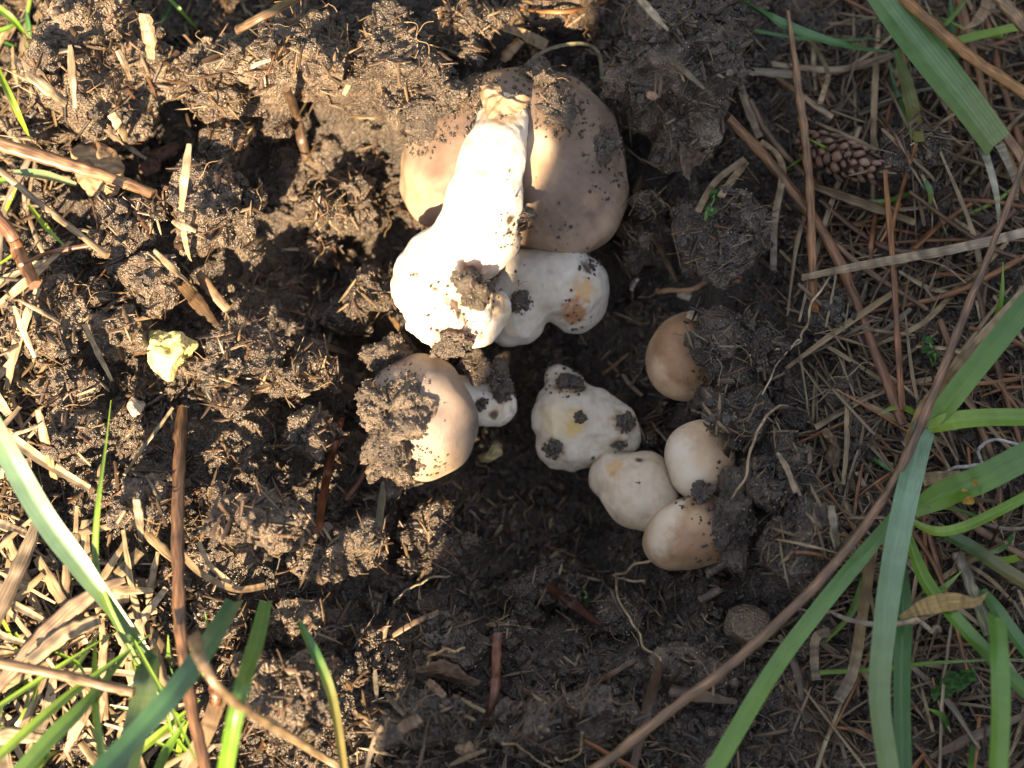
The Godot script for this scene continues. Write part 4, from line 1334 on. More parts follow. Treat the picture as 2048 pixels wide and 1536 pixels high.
	stalk("straw", "thick pinkish stalk crossing the papery round leaf", "straw", g, [-20, 282, 17, 80, 312, 15, 200, 350, 14, 308, 388, 7], 34, Color(0.46, 0.28, 0.17), "needle", Color(0.40, 0.235, 0.13), 0, 1.0, 0.8)
	stalk("straw", "long pale thin stalk below the papery round leaf", "straw", g, [-20, 325, 15, 90, 415, 11, 215, 512, 6], 15, PALE, "needle", STRAW)
	stalk("straw", "upright pale straw stuck in the pale sunlit clod", "straw", g, [378, 288, 16, 368, 360, 14, 362, 420, 9], 20, PALE, "straw", STRAW, 0, 0.5)
	stalk("straw", "short white straw chip by the upright pale straw", "straw", g, [345, 442, 10, 366, 452, 10, 392, 462, 9], 18, PALE, "straw")
	stalk("straw", "thin straw hanging down from the pale sunlit clod", "straw", g, [364, 440, 10, 370, 480, 7, 380, 520, 4], 11, STRAW, "dry")
	stalk("straw", "grey straw lying right of the papery round leaf", "straw", g, [212, 260, 8, 250, 290, 8, 292, 318, 7], 16, Color(0.36, 0.29, 0.22), "straw")
	stalk("straw", "split pale straw lying on the dark clod", "straw", g, [308, 500, 11, 350, 540, 10, 392, 578, 8], 17, PALE, "straw")
	stalk("straw", "thick dark straw end sunk between clods above the yellow lump", "straw", g, [366, 566, 6, 400, 610, 5, 436, 652, 2], 34, Color(0.17, 0.11, 0.065), "straw", DIM)
	stalk("straw", "flat straw splinters beside the thick dark straw", "straw", g, [396, 545, 6, 420, 580, 5, 455, 620, 3], 26, Color(0.30, 0.20, 0.12), "straw")
	stalk("straw", "striped straw lying on the big top left clod", "straw", g, [288, 28, 19, 296, 70, 19, 302, 118, 17], 30, Color(0.36, 0.26, 0.17), "straw")
	stalk("straw", "bundle of bleached straw at the left of the big top left clod", "straw", g, [30, 120, 12, 80, 165, 11, 132, 206, 9], 26, Color(0.52, 0.40, 0.27), "straw")
	stalk("straw", "short white straw below the big top left clod", "straw", g, [222, 228, 9, 240, 255, 8, 255, 285, 5], 22, PALE, "straw")
	stalk("straw", "fibre straw ridge down the middle of the big top left clod", "straw", g, [140, 90, 19, 145, 150, 19, 150, 215, 15], 18, Color(0.34, 0.25, 0.16), "straw")
	stalk("straw", "second straw on the right face of the big top left clod", "straw", g, [235, 100, 20, 250, 130, 20, 262, 160, 18], 16, Color(0.22, 0.165, 0.115), "straw")
	stalk("root", "brown soil-coated root hanging into the hole from the fibrous clod", "root", "roots in the soil", [572, 178, 12, 592, 230, 9, 606, 285, 3, 622, 345, -1], 25, Color(0.19, 0.115, 0.07), "needle", DIM, 0, 0.8, 0.8)
	stalk("twig", "brown twig poking out over the top edge", "twig", "", [474, 60, 12, 540, 25, 14, 612, -15, 16], 24, Color(0.24, 0.15, 0.085), "needle")
	stalk("straw", "short tan straw chip on the loose sparkling clod", "straw", g, [687, 190, 11, 696, 172, 12, 706, 156, 12], 12, STRAW, "straw")
	stalk("straw", "white splinter on the fibrous brown clod", "straw", g, [502, 135, 17, 520, 126, 17, 542, 120, 17], 12, Color(0.62, 0.50, 0.38), "straw")
	stalk("straw", "pale stub pointing up above the large cap", "straw", g, [1006, 122, 7, 1022, 102, 8, 1042, 80, 8], 26, Color(0.46, 0.30, 0.16), "straw")
	stalk("straw", "folded tan husk at the top edge above the large cap", "straw", g, [1000, 58, 6, 1045, 72, 7, 1092, 94, 6], 26, Color(0.36, 0.26, 0.155), "dry")
	stalk("straw", "bent grey-green dry blade over the top of the large cap", "straw", g, [1050, 132, 12, 1095, 100, 12, 1160, 88, 12, 1196, 105, 11, 1204, 160, 7], 8, Color(0.21, 0.19, 0.115), "dry", Color(0.17, 0.15, 0.085))
	stalk("straw", "thin dim straw lying left above the large cap", "straw", g, [862, 90, 6, 895, 100, 6, 928, 113, 5], 11, Color(0.26, 0.20, 0.12), "straw")
	stalk("straw", "short dull straw in the shade below the crumbly ball", "straw", g, [622, 682, 5, 655, 694, 5, 692, 706, 4], 18, Color(0.17, 0.115, 0.075), "straw")
	stalk("straw", "tall brown stem standing on the left of the lower part", "straw", g, [366, 815, 1, 358, 940, 10, 356, 1100, 14, 362, 1260, 17, 385, 1420, 19, 418, 1560, 20], 30, Color(0.27, 0.145, 0.075), "needle", Color(0.30, 0.16, 0.085))
	stalk("straw", "thin jointed grey stalk left of the tall brown stem", "straw", g, [346, 815, 7, 310, 865, 6, 280, 905, 5, 248, 950, 4], 9, Color(0.33, 0.26, 0.16), "needle")
	stalk("straw", "pale straw leaning between the slab and the curled clod", "straw", g, [168, 648, 7, 195, 705, 7, 224, 762, 5], 15, PALE, "straw")
	stalk("straw", "pale edge straw along the slab of soil", "straw", g, [28, 612, 10, 50, 670, 10, 70, 715, 9], 16, Color(0.60, 0.48, 0.33), "straw")
	stalk("straw", "thin straw laid across the slab of soil", "straw", g, [38, 600, 12, 80, 622, 12, 120, 645, 11], 9, PALE, "straw")
	stalk("straw", "short upright straw right of the left edge litter", "straw", g, [76, 820, 7, 92, 890, 6, 108, 955, 4], 20, Color(0.46, 0.32, 0.17), "straw")
	stalk("straw", "white straw bent at a right angle near the left edge", "straw", g, [22, 870, 8, 50, 862, 8, 76, 852, 7], 9, Color(0.64, 0.54, 0.40), "straw")
	stalk("straw", "brown-grey straw stub below the lumpy clod", "straw", g, [272, 998, 5, 278, 1040, 5, 282, 1082, 4], 22, GREY, "straw")
	stalk("straw", "grey-green cut straw under the crossing of two blades", "straw", g, [228, 1160, 5, 252, 1132, 6, 280, 1102, 5], 28, Color(0.24, 0.19, 0.105), "straw")
	stalk("straw", "broad bleached straw leaning up from the left edge", "straw", g, [-20, 1260, 12, 40, 1130, 10, 78, 1030, 6], 40, Color(0.50, 0.37, 0.24), "straw", PALE)
	stalk("straw", "long flat bleached straw from the left edge to the grass crossing", "straw", g, [-20, 1390, 10, 90, 1270, 10, 190, 1185, 8, 250, 1160, 6], 42, Color(0.46, 0.33, 0.22), "straw", Color(0.36, 0.26, 0.18))
	stalk("straw", "short broad straw beneath the long flat one", "straw", g, [60, 1325, 12, 130, 1270, 12, 200, 1240, 10], 38, PALE, "straw", STRAW)
	stalk("straw", "blurred pinkish stalk entering low from the left edge", "straw", g, [-20, 1322, 24, 100, 1345, 24, 200, 1368, 22, 268, 1385, 20], 24, Color(0.38, 0.24, 0.14), "needle")
	stalk("straw", "upright straw standing behind the bleached straws", "straw", g, [132, 1130, 7, 130, 1220, 7, 128, 1310, 5], 20, Color(0.30, 0.21, 0.12), "straw")
	stalk("straw", "straw beside the wide dull blade at the lower left", "straw", g, [212, 1270, 7, 205, 1330, 7, 212, 1440, 5], 20, STRAW, "straw")
	stalk("straw", "brown straw behind the pale green leaf base", "straw", g, [262, 1215, 5, 310, 1275, 5, 352, 1330, 4], 22, Color(0.19, 0.13, 0.07), "straw")
	stalk("straw", "thin dark straw near the left edge beneath the wide blade", "straw", g, [5, 1208, 7, 45, 1220, 7, 85, 1228, 6], 12, Color(0.24, 0.16, 0.09), "straw")
	stalk("straw", "leaf-like bleached straw at the bottom left", "straw", g, [185, 1390, 8, 160, 1440, 8, 132, 1505, 7], 30, Color(0.46, 0.34, 0.23), "dry", PALE, 0, 0.5, 0.3)
	stalk("straw", "pale flat straw in the bottom left corner", "straw", g, [-20, 1480, 9, 30, 1472, 9, 90, 1478, 8], 36, PALE, "straw")
	stalk("straw", "straw pointing up from the bottom edge beside the dark green blade", "straw", g, [375, 1540, 9, 415, 1460, 9, 440, 1395, 7], 34, Color(0.33, 0.22, 0.13), "dry")
	stalk("straw", "dry stalk with a knobbed end in front of the dark green blade", "straw", g, [390, 1275, 32, 398, 1310, 34, 430, 1365, 33, 470, 1405, 28, 540, 1448, 18, 640, 1510, 13, 720, 1560, 10], 22, Color(0.36, 0.25, 0.15), "needle", Color(0.40, 0.29, 0.17), 0, 1.6, 0.9)
	stalk("straw", "rusty stub under the knobbed dry stalk", "straw", g, [428, 1370, 10, 432, 1395, 9, 428, 1420, 7], 26, Color(0.20, 0.08, 0.04), "needle")
	stalk("straw", "curved split straw below the long matted clod", "straw", g, [355, 1098, 10, 400, 1145, 10, 470, 1178, 10, 530, 1172, 9], 13, Color(0.34, 0.235, 0.13), "dry")
	stalk("straw", "curved straw fan beside the split straw", "straw", g, [398, 1085, 10, 420, 1130, 10, 460, 1165, 9], 10, STRAW, "dry")
	stalk("straw", "grey-green straw below the left mushroom", "straw", g, [776, 940, 9, 765, 990, 8, 757, 1055, 6], 17, Color(0.27, 0.25, 0.18), "straw")
	stalk("straw", "thin straws crossed under the left mushroom", "straw", g, [725, 1000, 6, 790, 980, 7, 846, 966, 7], 9, Color(0.25, 0.21, 0.16), "straw")
	stalk("straw", "dark straw lying on the left mushroom cap", "straw", g, [812, 742, 12, 835, 790, 13, 855, 850, 12, 866, 885, 10], 12, Color(0.13, 0.085, 0.055), "straw")
	stalk("straw", "dark splinter leading up to the left mushroom", "straw", g, [682, 768, 5, 740, 800, 6, 790, 840, 6], 16, Color(0.14, 0.09, 0.06), "straw")
	stalk("straw", "grey splinter running down from the flaky soil slab", "straw", g, [740, 870, 9, 780, 920, 9, 830, 965, 7], 14, Color(0.22, 0.17, 0.12), "straw")
	stalk("root", "wet orange-red root standing left of the left mushroom", "root", "roots in the soil", [684, 838, 6, 668, 890, 7, 652, 960, 7, 636, 1060, 5], 20, Color(0.27, 0.085, 0.03), "needle", Color(0.22, 0.065, 0.025), 0, 0.7)
	stalk("root", "smaller orange-red root beside the left mushroom", "root", "roots in the soil", [748, 905, 5, 730, 945, 5, 692, 1000, 3], 14, Color(0.27, 0.095, 0.035), "needle")
	stalk("root", "fine pale root crossing the mushroom cluster to the hole floor", "root", "roots in the soil", [1575, 812, 6, 1530, 835, 9, 1508, 895, 11, 1482, 975, 12, 1420, 1048, 13, 1340, 1100, 13, 1270, 1132, 9, 1228, 1152, 5], 6, Color(0.27, 0.20, 0.12), "root")
	stalk("root", "hair-thin root trailing down from the end of the fine pale root", "root", "roots in the soil", [1230, 1150, 4, 1235, 1185, 4, 1262, 1240, 4, 1285, 1285, 4, 1322, 1322, 4], 5, Color(0.26, 0.19, 0.12), "root")
	stalk("root", "short side root at the end of the fine pale root", "root", "roots in the soil", [1230, 1154, 4, 1255, 1160, 4, 1288, 1166, 3], 6, Color(0.30, 0.23, 0.15), "root")
	stalk("root", "pale thread root below the level dry blade", "root", "roots in the soil", [1660, 555, 6, 1630, 600, 6, 1612, 660, 5, 1590, 690, 4, 1550, 700, 4], 5, Color(0.34, 0.26, 0.17), "root")
	stalk("root", "white thread root in the crumbs of the right wall", "root", "roots in the soil", [1600, 680, 4, 1570, 710, 4, 1545, 740, 3, 1525, 790, 3], 4, Color(0.36, 0.30, 0.22), "root")
	stalk("root", "curled white thread in the shade at the right edge", "root", "roots in the soil", [1850, 970, 5, 1900, 940, 6, 1960, 930, 7, 1955, 895, 8, 1985, 882, 8, 2060, 895, 8], 7, Color(0.32, 0.31, 0.29), "root")
	stalk("root", "thin pale root bent across the dark floor left of the red twig", "root", "roots in the soil", [788, 1208, 5, 815, 1180, 5, 850, 1160, 5, 900, 1150, 4], 5, Color(0.20, 0.17, 0.11), "root")
	stalk("root", "thin curved root at the bottom edge", "root", "roots in the soil", [1005, 1485, 5, 1040, 1495, 5, 1080, 1520, 5, 1120, 1560, 5], 5, Color(0.22, 0.16, 0.09), "root")
	stalk("root", "looped hair root on the low frayed clod", "root", "roots in the soil", [1165, 1465, 7, 1162, 1495, 6, 1140, 1520, 5, 1110, 1515, 5], 5, Color(0.24, 0.18, 0.11), "root")
	stalk("root", "arched thin root over the bark scrap", "root", "roots in the soil", [856, 1330, 6, 866, 1308, 7, 895, 1302, 6, 928, 1298, 5], 6, Color(0.26, 0.17, 0.08), "root")
	stalk("root", "pinkish root knuckle at the left edge", "root", "roots in the soil", [-20, 420, 16, 22, 470, 16, 40, 510, 15, 70, 570, 12], 32, Color(0.33, 0.16, 0.09), "needle")
	stalk("root", "thin pink root branching right from the knuckle", "root", "roots in the soil", [42, 530, 15, 100, 505, 14, 180, 490, 11], 13, Color(0.30, 0.15, 0.10), "needle")
	stalk("twig", "red-brown twig standing in the dark soil at the bottom", "twig", "", [994, 1268, 7, 992, 1330, 9, 988, 1390, 6, 974, 1450, -2], 25, Color(0.25, 0.085, 0.04), "needle", Color(0.16, 0.07, 0.04))
	stalk("twig", "dark brown ribbed twig leaning at the bottom right of the hole", "twig", "", [1320, 1326, 8, 1300, 1400, 8, 1282, 1470, 7, 1262, 1560, 6], 28, Color(0.135, 0.078, 0.042), "straw")
	stalk("twig", "thin dark twig pointing left of the ribbed twig", "twig", "", [1272, 1320, 5, 1220, 1350, 5, 1160, 1384, 4], 13, Color(0.15, 0.09, 0.055), "straw")
	stalk("twig", "flat dark red splinter on the floor of the hole", "twig", "", [1095, 1170, 4, 1145, 1205, 4, 1202, 1250, 4], 26, Color(0.11, 0.037, 0.022), "straw")
	stalk("twig", "dark stick leaning against the mushroom cluster", "twig", "", [1470, 866, 7, 1440, 935, 7, 1408, 1005, 6, 1376, 1078, 3], 24, Color(0.075, 0.047, 0.030), "straw", DIM)
	stalk("twig", "thin pale edge splinter on the dark stick", "twig", "", [1462, 872, 8.5, 1430, 930, 8.5, 1405, 990, 7.5], 7, Color(0.25, 0.19, 0.12), "straw")
	stalk("straw", "short grey cut straw under the mushroom cluster", "straw", "straws in the hole", [1412, 1148, 4, 1438, 1132, 5, 1468, 1112, 5], 24, Color(0.20, 0.15, 0.105), "needle")
	stalk("straw", "short dark cut straw above the stone", "straw", "straws in the hole", [1398, 1202, 4, 1420, 1190, 4, 1440, 1178, 4], 24, Color(0.13, 0.085, 0.055), "needle")
	stalk("straw", "pale straw standing in the rounded clod", "straw", "straws in the hole", [1662, 1012, 8, 1668, 1050, 8, 1676, 1090, 6], 17, Color(0.31, 0.26, 0.18), "straw")
	stalk("straw", "pale splinter in the broken dark clod", "straw", "straws in the hole", [1555, 905, 6, 1575, 940, 6, 1592, 985, 5], 14, Color(0.33, 0.24, 0.15), "straw")
	stalk("straw", "tan chip beside the bark scrap", "straw", "straws in the hole", [856, 1362, 5, 872, 1378, 6, 888, 1394, 5], 24, Color(0.30, 0.20, 0.13), "straw")
	stalk("straw", "tan straw end at the lower left of the red twig", "straw", "straws in the hole", [905, 1392, 4, 940, 1408, 4, 970, 1424, 3], 12, Color(0.27, 0.19, 0.11), "straw")
	stalk("straw", "thin straw leaning right in the dim middle of the bottom", "straw", "straws in the hole", [786, 1272, 5, 830, 1245, 5, 878, 1222, 5], 14, Color(0.22, 0.14, 0.08), "straw")
	stalk("straw", "grey stub in the dim soil left of the bark scrap", "straw", "straws in the hole", [750, 1340, 5, 752, 1370, 5, 754, 1400, 4], 12, Color(0.22, 0.19, 0.14), "straw")
	stalk("straw", "small grey stub right of the dim stub", "straw", "straws in the hole", [772, 1388, 4, 790, 1410, 4, 808, 1430, 4], 11, Color(0.22, 0.19, 0.14), "straw")
	stalk("straw", "tan block of straw at the bottom left of the frayed clod", "straw", "straws in the hole", [800, 1460, 6, 822, 1446, 6, 842, 1436, 6], 30, Color(0.25, 0.16, 0.10), "straw")
	stalk("straw", "white stub leaning at the bottom edge", "straw", "straws in the hole", [764, 1452, 10, 748, 1490, 10, 728, 1545, 9], 15, Color(0.42, 0.34, 0.24), "straw")
	stalk("straw", "bottom edge straw pointing right under the tan chip", "straw", "straws in the hole", [900, 1530, 6, 940, 1512, 6, 972, 1500, 6], 13, Color(0.28, 0.18, 0.09), "straw")
	stalk("straw", "dark straws at the foot of the ribbed twig", "straw", "straws in the hole", [1340, 1380, 3, 1400, 1392, 4, 1472, 1404, 4], 28, Color(0.15, 0.095, 0.06), "straw")
	stalk("straw", "thin dark stem behind the long green blade at the bottom", "straw", "straws in the hole", [1560, 1270, 5, 1590, 1330, 5, 1605, 1400, 4], 18, Color(0.15, 0.11, 0.07), "straw")
	stalk("straw", "straw under the white stem's left foot", "straw", "straws in the hole", [780, 630, 4, 805, 665, 4, 832, 700, 3], 14, Color(0.20, 0.12, 0.06), "straw")
	stalk("straw", "small orange splinter on the hole wall above the lumpy mushroom", "straw", "straws in the hole", [1205, 748, 4, 1232, 728, 4, 1258, 706, 4], 9, Color(0.21, 0.125, 0.06), "straw")
	stalk("straw", "white chip on the right wall", "straw", "straws in the hole", [1262, 580, 5, 1268, 566, 5, 1276, 556, 5], 13, Color(0.50, 0.47, 0.42), "straw")
	stalk("straw", "slanting splinter below the small orange one", "straw", "straws in the hole", [1245, 748, 3, 1262, 770, 3, 1285, 792, 3], 12, Color(0.25, 0.17, 0.11), "straw")

# ------------------------------------------------------------------ grass
const GREEN := Color(0.17, 0.33, 0.032)
const DEEP := Color(0.075, 0.21, 0.05)
const TEAL := Color(0.085, 0.21, 0.10)
const BLUE := Color(0.24, 0.40, 0.25)
const LIME := Color(0.28, 0.44, 0.045)

func blade(label: String, group: String, q: Array, w: float, col: Color, end_col := Color(-1, 0, 0), roll := 0.0, t0 := 1.0, t1 := 0.2) -> MeshInstance3D:
	return stalk("grass_leaf", label, "grass blade", group, q, w, col, "blade", end_col, roll, t0, t1)

func part_blade(t: Node3D, q: Array, w: float, col: Color, end_col := Color(-1, 0, 0), roll := 0.0, t0 := 1.0, t1 := 0.2, label := "") -> void:
	var p := places(q)
	put("blade", stalk_mesh(p, w, col, "blade", t.position, end_col, roll, t0, t1), M.blade, t, label)

func make_grass() -> void:
	var g := "green grass blades"
	blade("bright green blade reaching in at the very top left corner", g, [-30, 0, 15, 20, 35, 13, 58, 78, 8], 17, GREEN)
	blade("bright thin blade curving down below the top left clod", g, [-20, 110, 10, 20, 190, 12, 48, 250, 11, 80, 312, 7], 15, LIME)
	blade("short blade crossing at the left edge near the top", g, [-20, 70, 6, 15, 58, 7, 52, 38, 6], 14, GREEN)
	blade("upright shaded blade beside the top left clod", g, [62, 130, 2, 58, 60, 6, 52, 20, 8], 14, DEEP)
	blade("thin green blade leaning at the top edge between two clods", g, [330, -10, 14, 365, 25, 11, 402, 68, 5], 9, GREEN)
	blade("second thin blade at the top edge left of it", g, [342, 10, 9, 330, 35, 6, 318, 55, 3], 10, DEEP)
	blade("pale striped blade end under the pinkish stalk", g, [28, 345, 8, 90, 352, 9, 152, 370, 8], 24, Color(0.22, 0.31, 0.16), Color(0.30, 0.36, 0.20), 0.1, 0.5, 0.5)
	blade("small green blade at the left edge below the striped one", g, [-20, 365, 7, 10, 362, 7, 28, 366, 5], 16, GREEN)
	blade("small leaning blade in the litter at the left edge", g, [10, 430, 3, 22, 400, 6, 36, 372, 6], 12, LIME)
	blade("broad pale blue-green blade slanting across the lower left", g, [-40, 790, 34, 20, 910, 30, 90, 1035, 25, 160, 1130, 20, 220, 1210, 16, 300, 1318, 9], 56, BLUE, Color(0.18, 0.31, 0.11), 0.1, 0.9, 0.5)
	blade("slender yellow-green blade rising to a point left of the tall brown stem", g, [322, 1400, 9, 262, 1300, 14, 212, 1200, 17, 192, 1120, 18, 198, 1000, 18, 212, 890, 17, 222, 800, 16], 17, Color(0.16, 0.28, 0.05), LIME, 0.0, 0.5, 0.12)
	blade("wide dull green leaf with a pale midrib at the lower left", g, [302, 1300, 8, 296, 1360, 12, 280, 1440, 16, 246, 1570, 20], 62, Color(0.14, 0.21, 0.085), Color(0.10, 0.18, 0.06), 0.0, 0.6, 1.0)
	blade("broad dark blue-green blade near the camera at the bottom left", g, [470, 1205, 12, 420, 1290, 22, 350, 1385, 30, 270, 1475, 35, 170, 1580, 38], 54, TEAL, Color(0.06, 0.16, 0.06), 0.0, 0.8, 1.0)
	blade("upright green blade right of the broad dark one", g, [532, 1205, 10, 512, 1290, 18, 478, 1400, 25, 448, 1560, 30], 38, Color(0.11, 0.25, 0.06), GREEN, 0.2, 0.8, 1.0)
	blade("dark blade with a yellow withered edge at the bottom", g, [598, 1245, 6, 630, 1310, 10, 664, 1400, 13, 690, 1560, 14], 26, DEEP, Color(0.36, 0.28, 0.08), 0.5, 0.6, 0.8)
	blade("long green blade sweeping up from the bottom left corner", g, [-20, 1530, 24, 80, 1440, 22, 180, 1360, 19, 300, 1270, 12], 24, LIME, GREEN)
	blade("wide green blade beside the long sweeping one", g, [20, 1570, 22, 100, 1480, 22, 170, 1410, 20, 260, 1300, 12], 40, Color(0.10, 0.20, 0.035), GREEN)
	blade("thin bright blade along the left edge near the bottom", g, [-20, 1425, 16, 60, 1372, 16, 140, 1320, 14, 240, 1258, 9], 13, LIME)
	blade("vertical thin blade in the bottom left grass", g, [190, 1290, 10, 190, 1380, 18, 196, 1460, 23, 212, 1570, 26], 18, LIME, Color(0.12, 0.25, 0.035), 0.3, 0.4, 1.0)
	blade("hair-thin blade pointing down past the wide dull leaf", g, [240, 1230, 10, 300, 1340, 14, 350, 1430, 17, 392, 1520, 18], 10, LIME, GREEN, 0, 0.6, 0.5)
	blade("yellow-green blade low behind the broad dark one", g, [250, 1525, 12, 320, 1468, 13, 400, 1400, 9], 20, LIME)
	blade("short forked blade tip among the straws at the lower left", g, [150, 1340, 12, 175, 1300, 11, 200, 1265, 8], 13, LIME)
	blade("small bright blade at the bottom beside the broad dark one", g, [310, 1560, 14, 335, 1500, 13, 372, 1440, 10], 24, GREEN)
	blade("tiny green shoot at the left edge litter", g, [30, 1265, 5, 48, 1290, 6, 55, 1312, 3], 7, LIME)
	for i in 34:
		var u := rng.randf_range(-40, 430)
		var v := rng.randf_range(1290, 1560)
		if rng.randf() < 0.25:
			u = rng.randf_range(-40, 60)
			v = rng.randf_range(20, 620)
		var up := rng.randf_range(0, TAU)
		var len := rng.randf_range(70, 190)
		var e := Vector2(cos(up), sin(up)) * len
		var side := Vector2(-e.y, e.x) * rng.randf_range(-0.2, 0.2)
		var hh := rng.randf_range(5, 17)
		blade(told_apart("thin %s blade %s, " % ["long" if len > 130 else "short", "leaning " + ("right" if e.x > 0 else "left") + (" and down" if e.y > 0 else " and up")], u, v), "thin green blades in the left grass", [u, v, 1.0, u + e.x * 0.5 + side.x, v + e.y * 0.5 + side.y, hh * 0.8, u + e.x, v + e.y, hh], rng.randf_range(8, 17), [GREEN, LIME, GREEN, DEEP][i % 4], [LIME, GREEN, Color(0.30, 0.30, 0.07)][i % 3], 0.0, 0.7, 0.15)
	for i in 22:
		var u := rng.randf_range(1700, 2080)
		var v := rng.randf_range(-20, 1560)
		var up := rng.randf_range(0, TAU)
		var len := rng.randf_range(70, 200)
		var e := Vector2(cos(up), sin(up)) * len
		var side := Vector2(-e.y, e.x) * rng.randf_range(-0.2, 0.2)
		var hh := rng.randf_range(4, 13)
		blade(told_apart("thin %s blade %s, " % ["long" if len > 130 else "short", "leaning " + ("right" if e.x > 0 else "left") + (" and down" if e.y > 0 else " and up")], u, v), "thin green blades in the right grass", [u, v, 1.0, u + e.x * 0.5 + side.x, v + e.y * 0.5 + side.y, hh * 0.8, u + e.x, v + e.y, hh], rng.randf_range(8, 18), [GREEN, DEEP, DEEP, LIME][i % 4], [LIME, GREEN, Color(0.30, 0.30, 0.07)][i % 3], 0.0, 0.7, 0.15)
	# right
	g = "green grass blades"
	var t := thing("grass_leaf", "broad blue-green leaf torn off at its lower end in the top right", "grass leaf", L(1740, -30, 20), "")
	part_blade(t, [1740, -30, 20, 1800, 55, 19, 1870, 145, 17, 1930, 220, 15, 1985, 294, 13], 84, Color(0.15, 0.30, 0.10), Color(0.25, 0.36, 0.12), 0.05, 0.9, 0.9)
	var p := places([1962, 296, 13, 1975, 325, 13, 1992, 390, 12, 1998, 455, 9])
	put("strand", stalk_mesh(p, 15, Color(0.50, 0.48, 0.38), "dry", t.position, Color(0.45, 0.45, 0.30), 0, 1.5, 0.4), M.leaf, t)
	p = places([1998, 290, 13, 2014, 325, 13, 2030, 365, 11, 2032, 400, 9])
	put("strand", stalk_mesh(p, 15, Color(0.36, 0.32, 0.22), "dry", t.position, Color(0.34, 0.22, 0.14), 0, 1.4, 0.6), M.leaf, t)
	blade("long dark green blade curving in from the top edge to the broad leaf", g, [1455, -15, 16, 1530, 32, 15, 1620, 72, 13, 1710, 96, 11, 1800, 106, 9], 26, Color(0.085, 0.22, 0.07), Color(0.09, 0.24, 0.05))
	blade("bright green blade level across the top right corner", g, [1790, 110, 9, 1880, 92, 13, 1960, 72, 16, 2070, 48, 19], 22, GREEN, LIME, 0, 0.5, 1.0)
	blade("thin blade crossing behind the long dark one", g, [1510, 62, 4, 1600, 78, 5, 1700, 80, 5, 1790, 74, 4], 10, DEEP)
	blade("yellowing upright blade base behind the broad leaf", g, [1832, 285, 2, 1822, 220, 5, 1806, 150, 8, 1790, 100, 10], 36, Color(0.30, 0.30, 0.09), Color(0.13, 0.22, 0.05), 0, 1.0, 0.5)
	blade("slim green blade left of the yellowing base", g, [1822, 272, 2, 1800, 210, 4, 1785, 160, 6, 1778, 120, 6], 13, DEEP)
	blade("short green blade tip at the top edge beside the orange needle", g, [1890, 50, 8, 1915, 22, 10, 1940, -10, 12], 11, GREEN)
	blade("upright dark blade at the top edge behind the orange needles", g, [1912, 120, 2, 1902, 60, 5, 1900, -20, 8], 18, DEEP)
	t = thing("grass_plant", "grass plant with spreading green blades at the right of the hole", "grass plant", L(1838, 1010, -2), "")
	part_blade(t, [1845, 870, 12, 1900, 800, 16, 1960, 725, 20, 2070, 590, 25], 44, GREEN, Color(0.085, 0.22, 0.035), 0.1, 0.5, 1.0)
	part_blade(t, [1842, 862, 12, 1900, 845, 16, 1970, 838, 18, 2070, 838, 20], 38, LIME, GREEN, 0.1, 0.5, 1.0)
	part_blade(t, [1845, 858, 13, 1828, 920, 16, 1808, 1000, 18, 1786, 1110, 20, 1766, 1250, 21, 1756, 1400, 21, 1780, 1570, 20], 49, BLUE, Color(0.20, 0.29, 0.09), 0.05, 0.9, 0.85, "pale blue-green blade running down to the bottom edge")
	part_blade(t, [1828, 1022, 7, 1890, 990, 12, 1960, 962, 16, 2070, 905, 20], 56, GREEN, Color(0.10, 0.23, 0.04), 0.15, 0.55, 1.0, "broad blade with yellow rust spots")
	part_blade(t, [1818, 1040, 7, 1870, 1064, 11, 1940, 1050, 15, 2070, 985, 20], 21, LIME, GREEN, 0.2, 0.6, 1.0)
	part_blade(t, [1800, 1020, 8, 1730, 1105, 14, 1640, 1215, 18, 1540, 1350, 21, 1410, 1570, 24], 32, Color(0.15, 0.32, 0.08), GREEN, -0.1, 0.7, 1.1, "long blade reaching down left to the bottom edge")
	part_blade(t, [1812, 1060, 8, 1850, 1165, 14, 1930, 1262, 18, 2070, 1405, 22], 31, GREEN, Color(0.09, 0.22, 0.03), 0.1, 0.5, 1.0)
	part_blade(t, [1803, 1110, 6, 1806, 1230, 12, 1802, 1380, 16, 1806, 1570, 19], 33, DEEP, Color(0.06, 0.17, 0.035), -0.1, 0.5, 1.0)
	part_blade(t, [1862, 1058, 6, 1930, 1090, 9, 1990, 1130, 10, 2070, 1180, 11], 30, Color(0.065, 0.15, 0.035), Color(0.20, 0.17, 0.05), 0.1, 0.5, 1.0)
	for s in [[1938, 1002, 17.2, 12], [1950, 966, 17.6, 9], [1930, 980, 17.0, 5]]:
		var c := L(s[0], s[1], s[2])
		var pts := []
		for k in 7:
			pts.append([s[0] + cos(TAU * k / 7) * s[3], s[1] + sin(TAU * k / 7) * s[3] * 0.8])
		put("rust_spot", flake(pts, c.y * 1000.0, 0.25, Color(0.50, 0.28, 0.04), Color(0.42, 0.36, 0.06), int(s[0]), 0.1, t.position), M.leaf, t)
	blade("wide blurred green blade standing in the bottom right corner", g, [1990, 1235, 18, 1996, 1320, 24, 1998, 1420, 28, 1992, 1570, 32], 46, Color(0.14, 0.31, 0.05), GREEN, 0, 0.9, 1.0)
	blade("broad green blade at the right edge near the bottom", g, [1962, 1180, 9, 2010, 1250, 12, 2070, 1330, 14], 40, Color(0.11, 0.24, 0.07), DEEP, 0.2, 0.6, 0.9)
	blade("thin level blade crossing low in the bottom right", g, [1640, 1345, 4, 1760, 1338, 6, 1880, 1325, 8, 2060, 1318, 8], 11, GREEN)
	blade("short dark blade tip left of the blue-green blade", g, [1746, 918, 3, 1765, 930, 5, 1790, 948, 4], 11, DEEP)

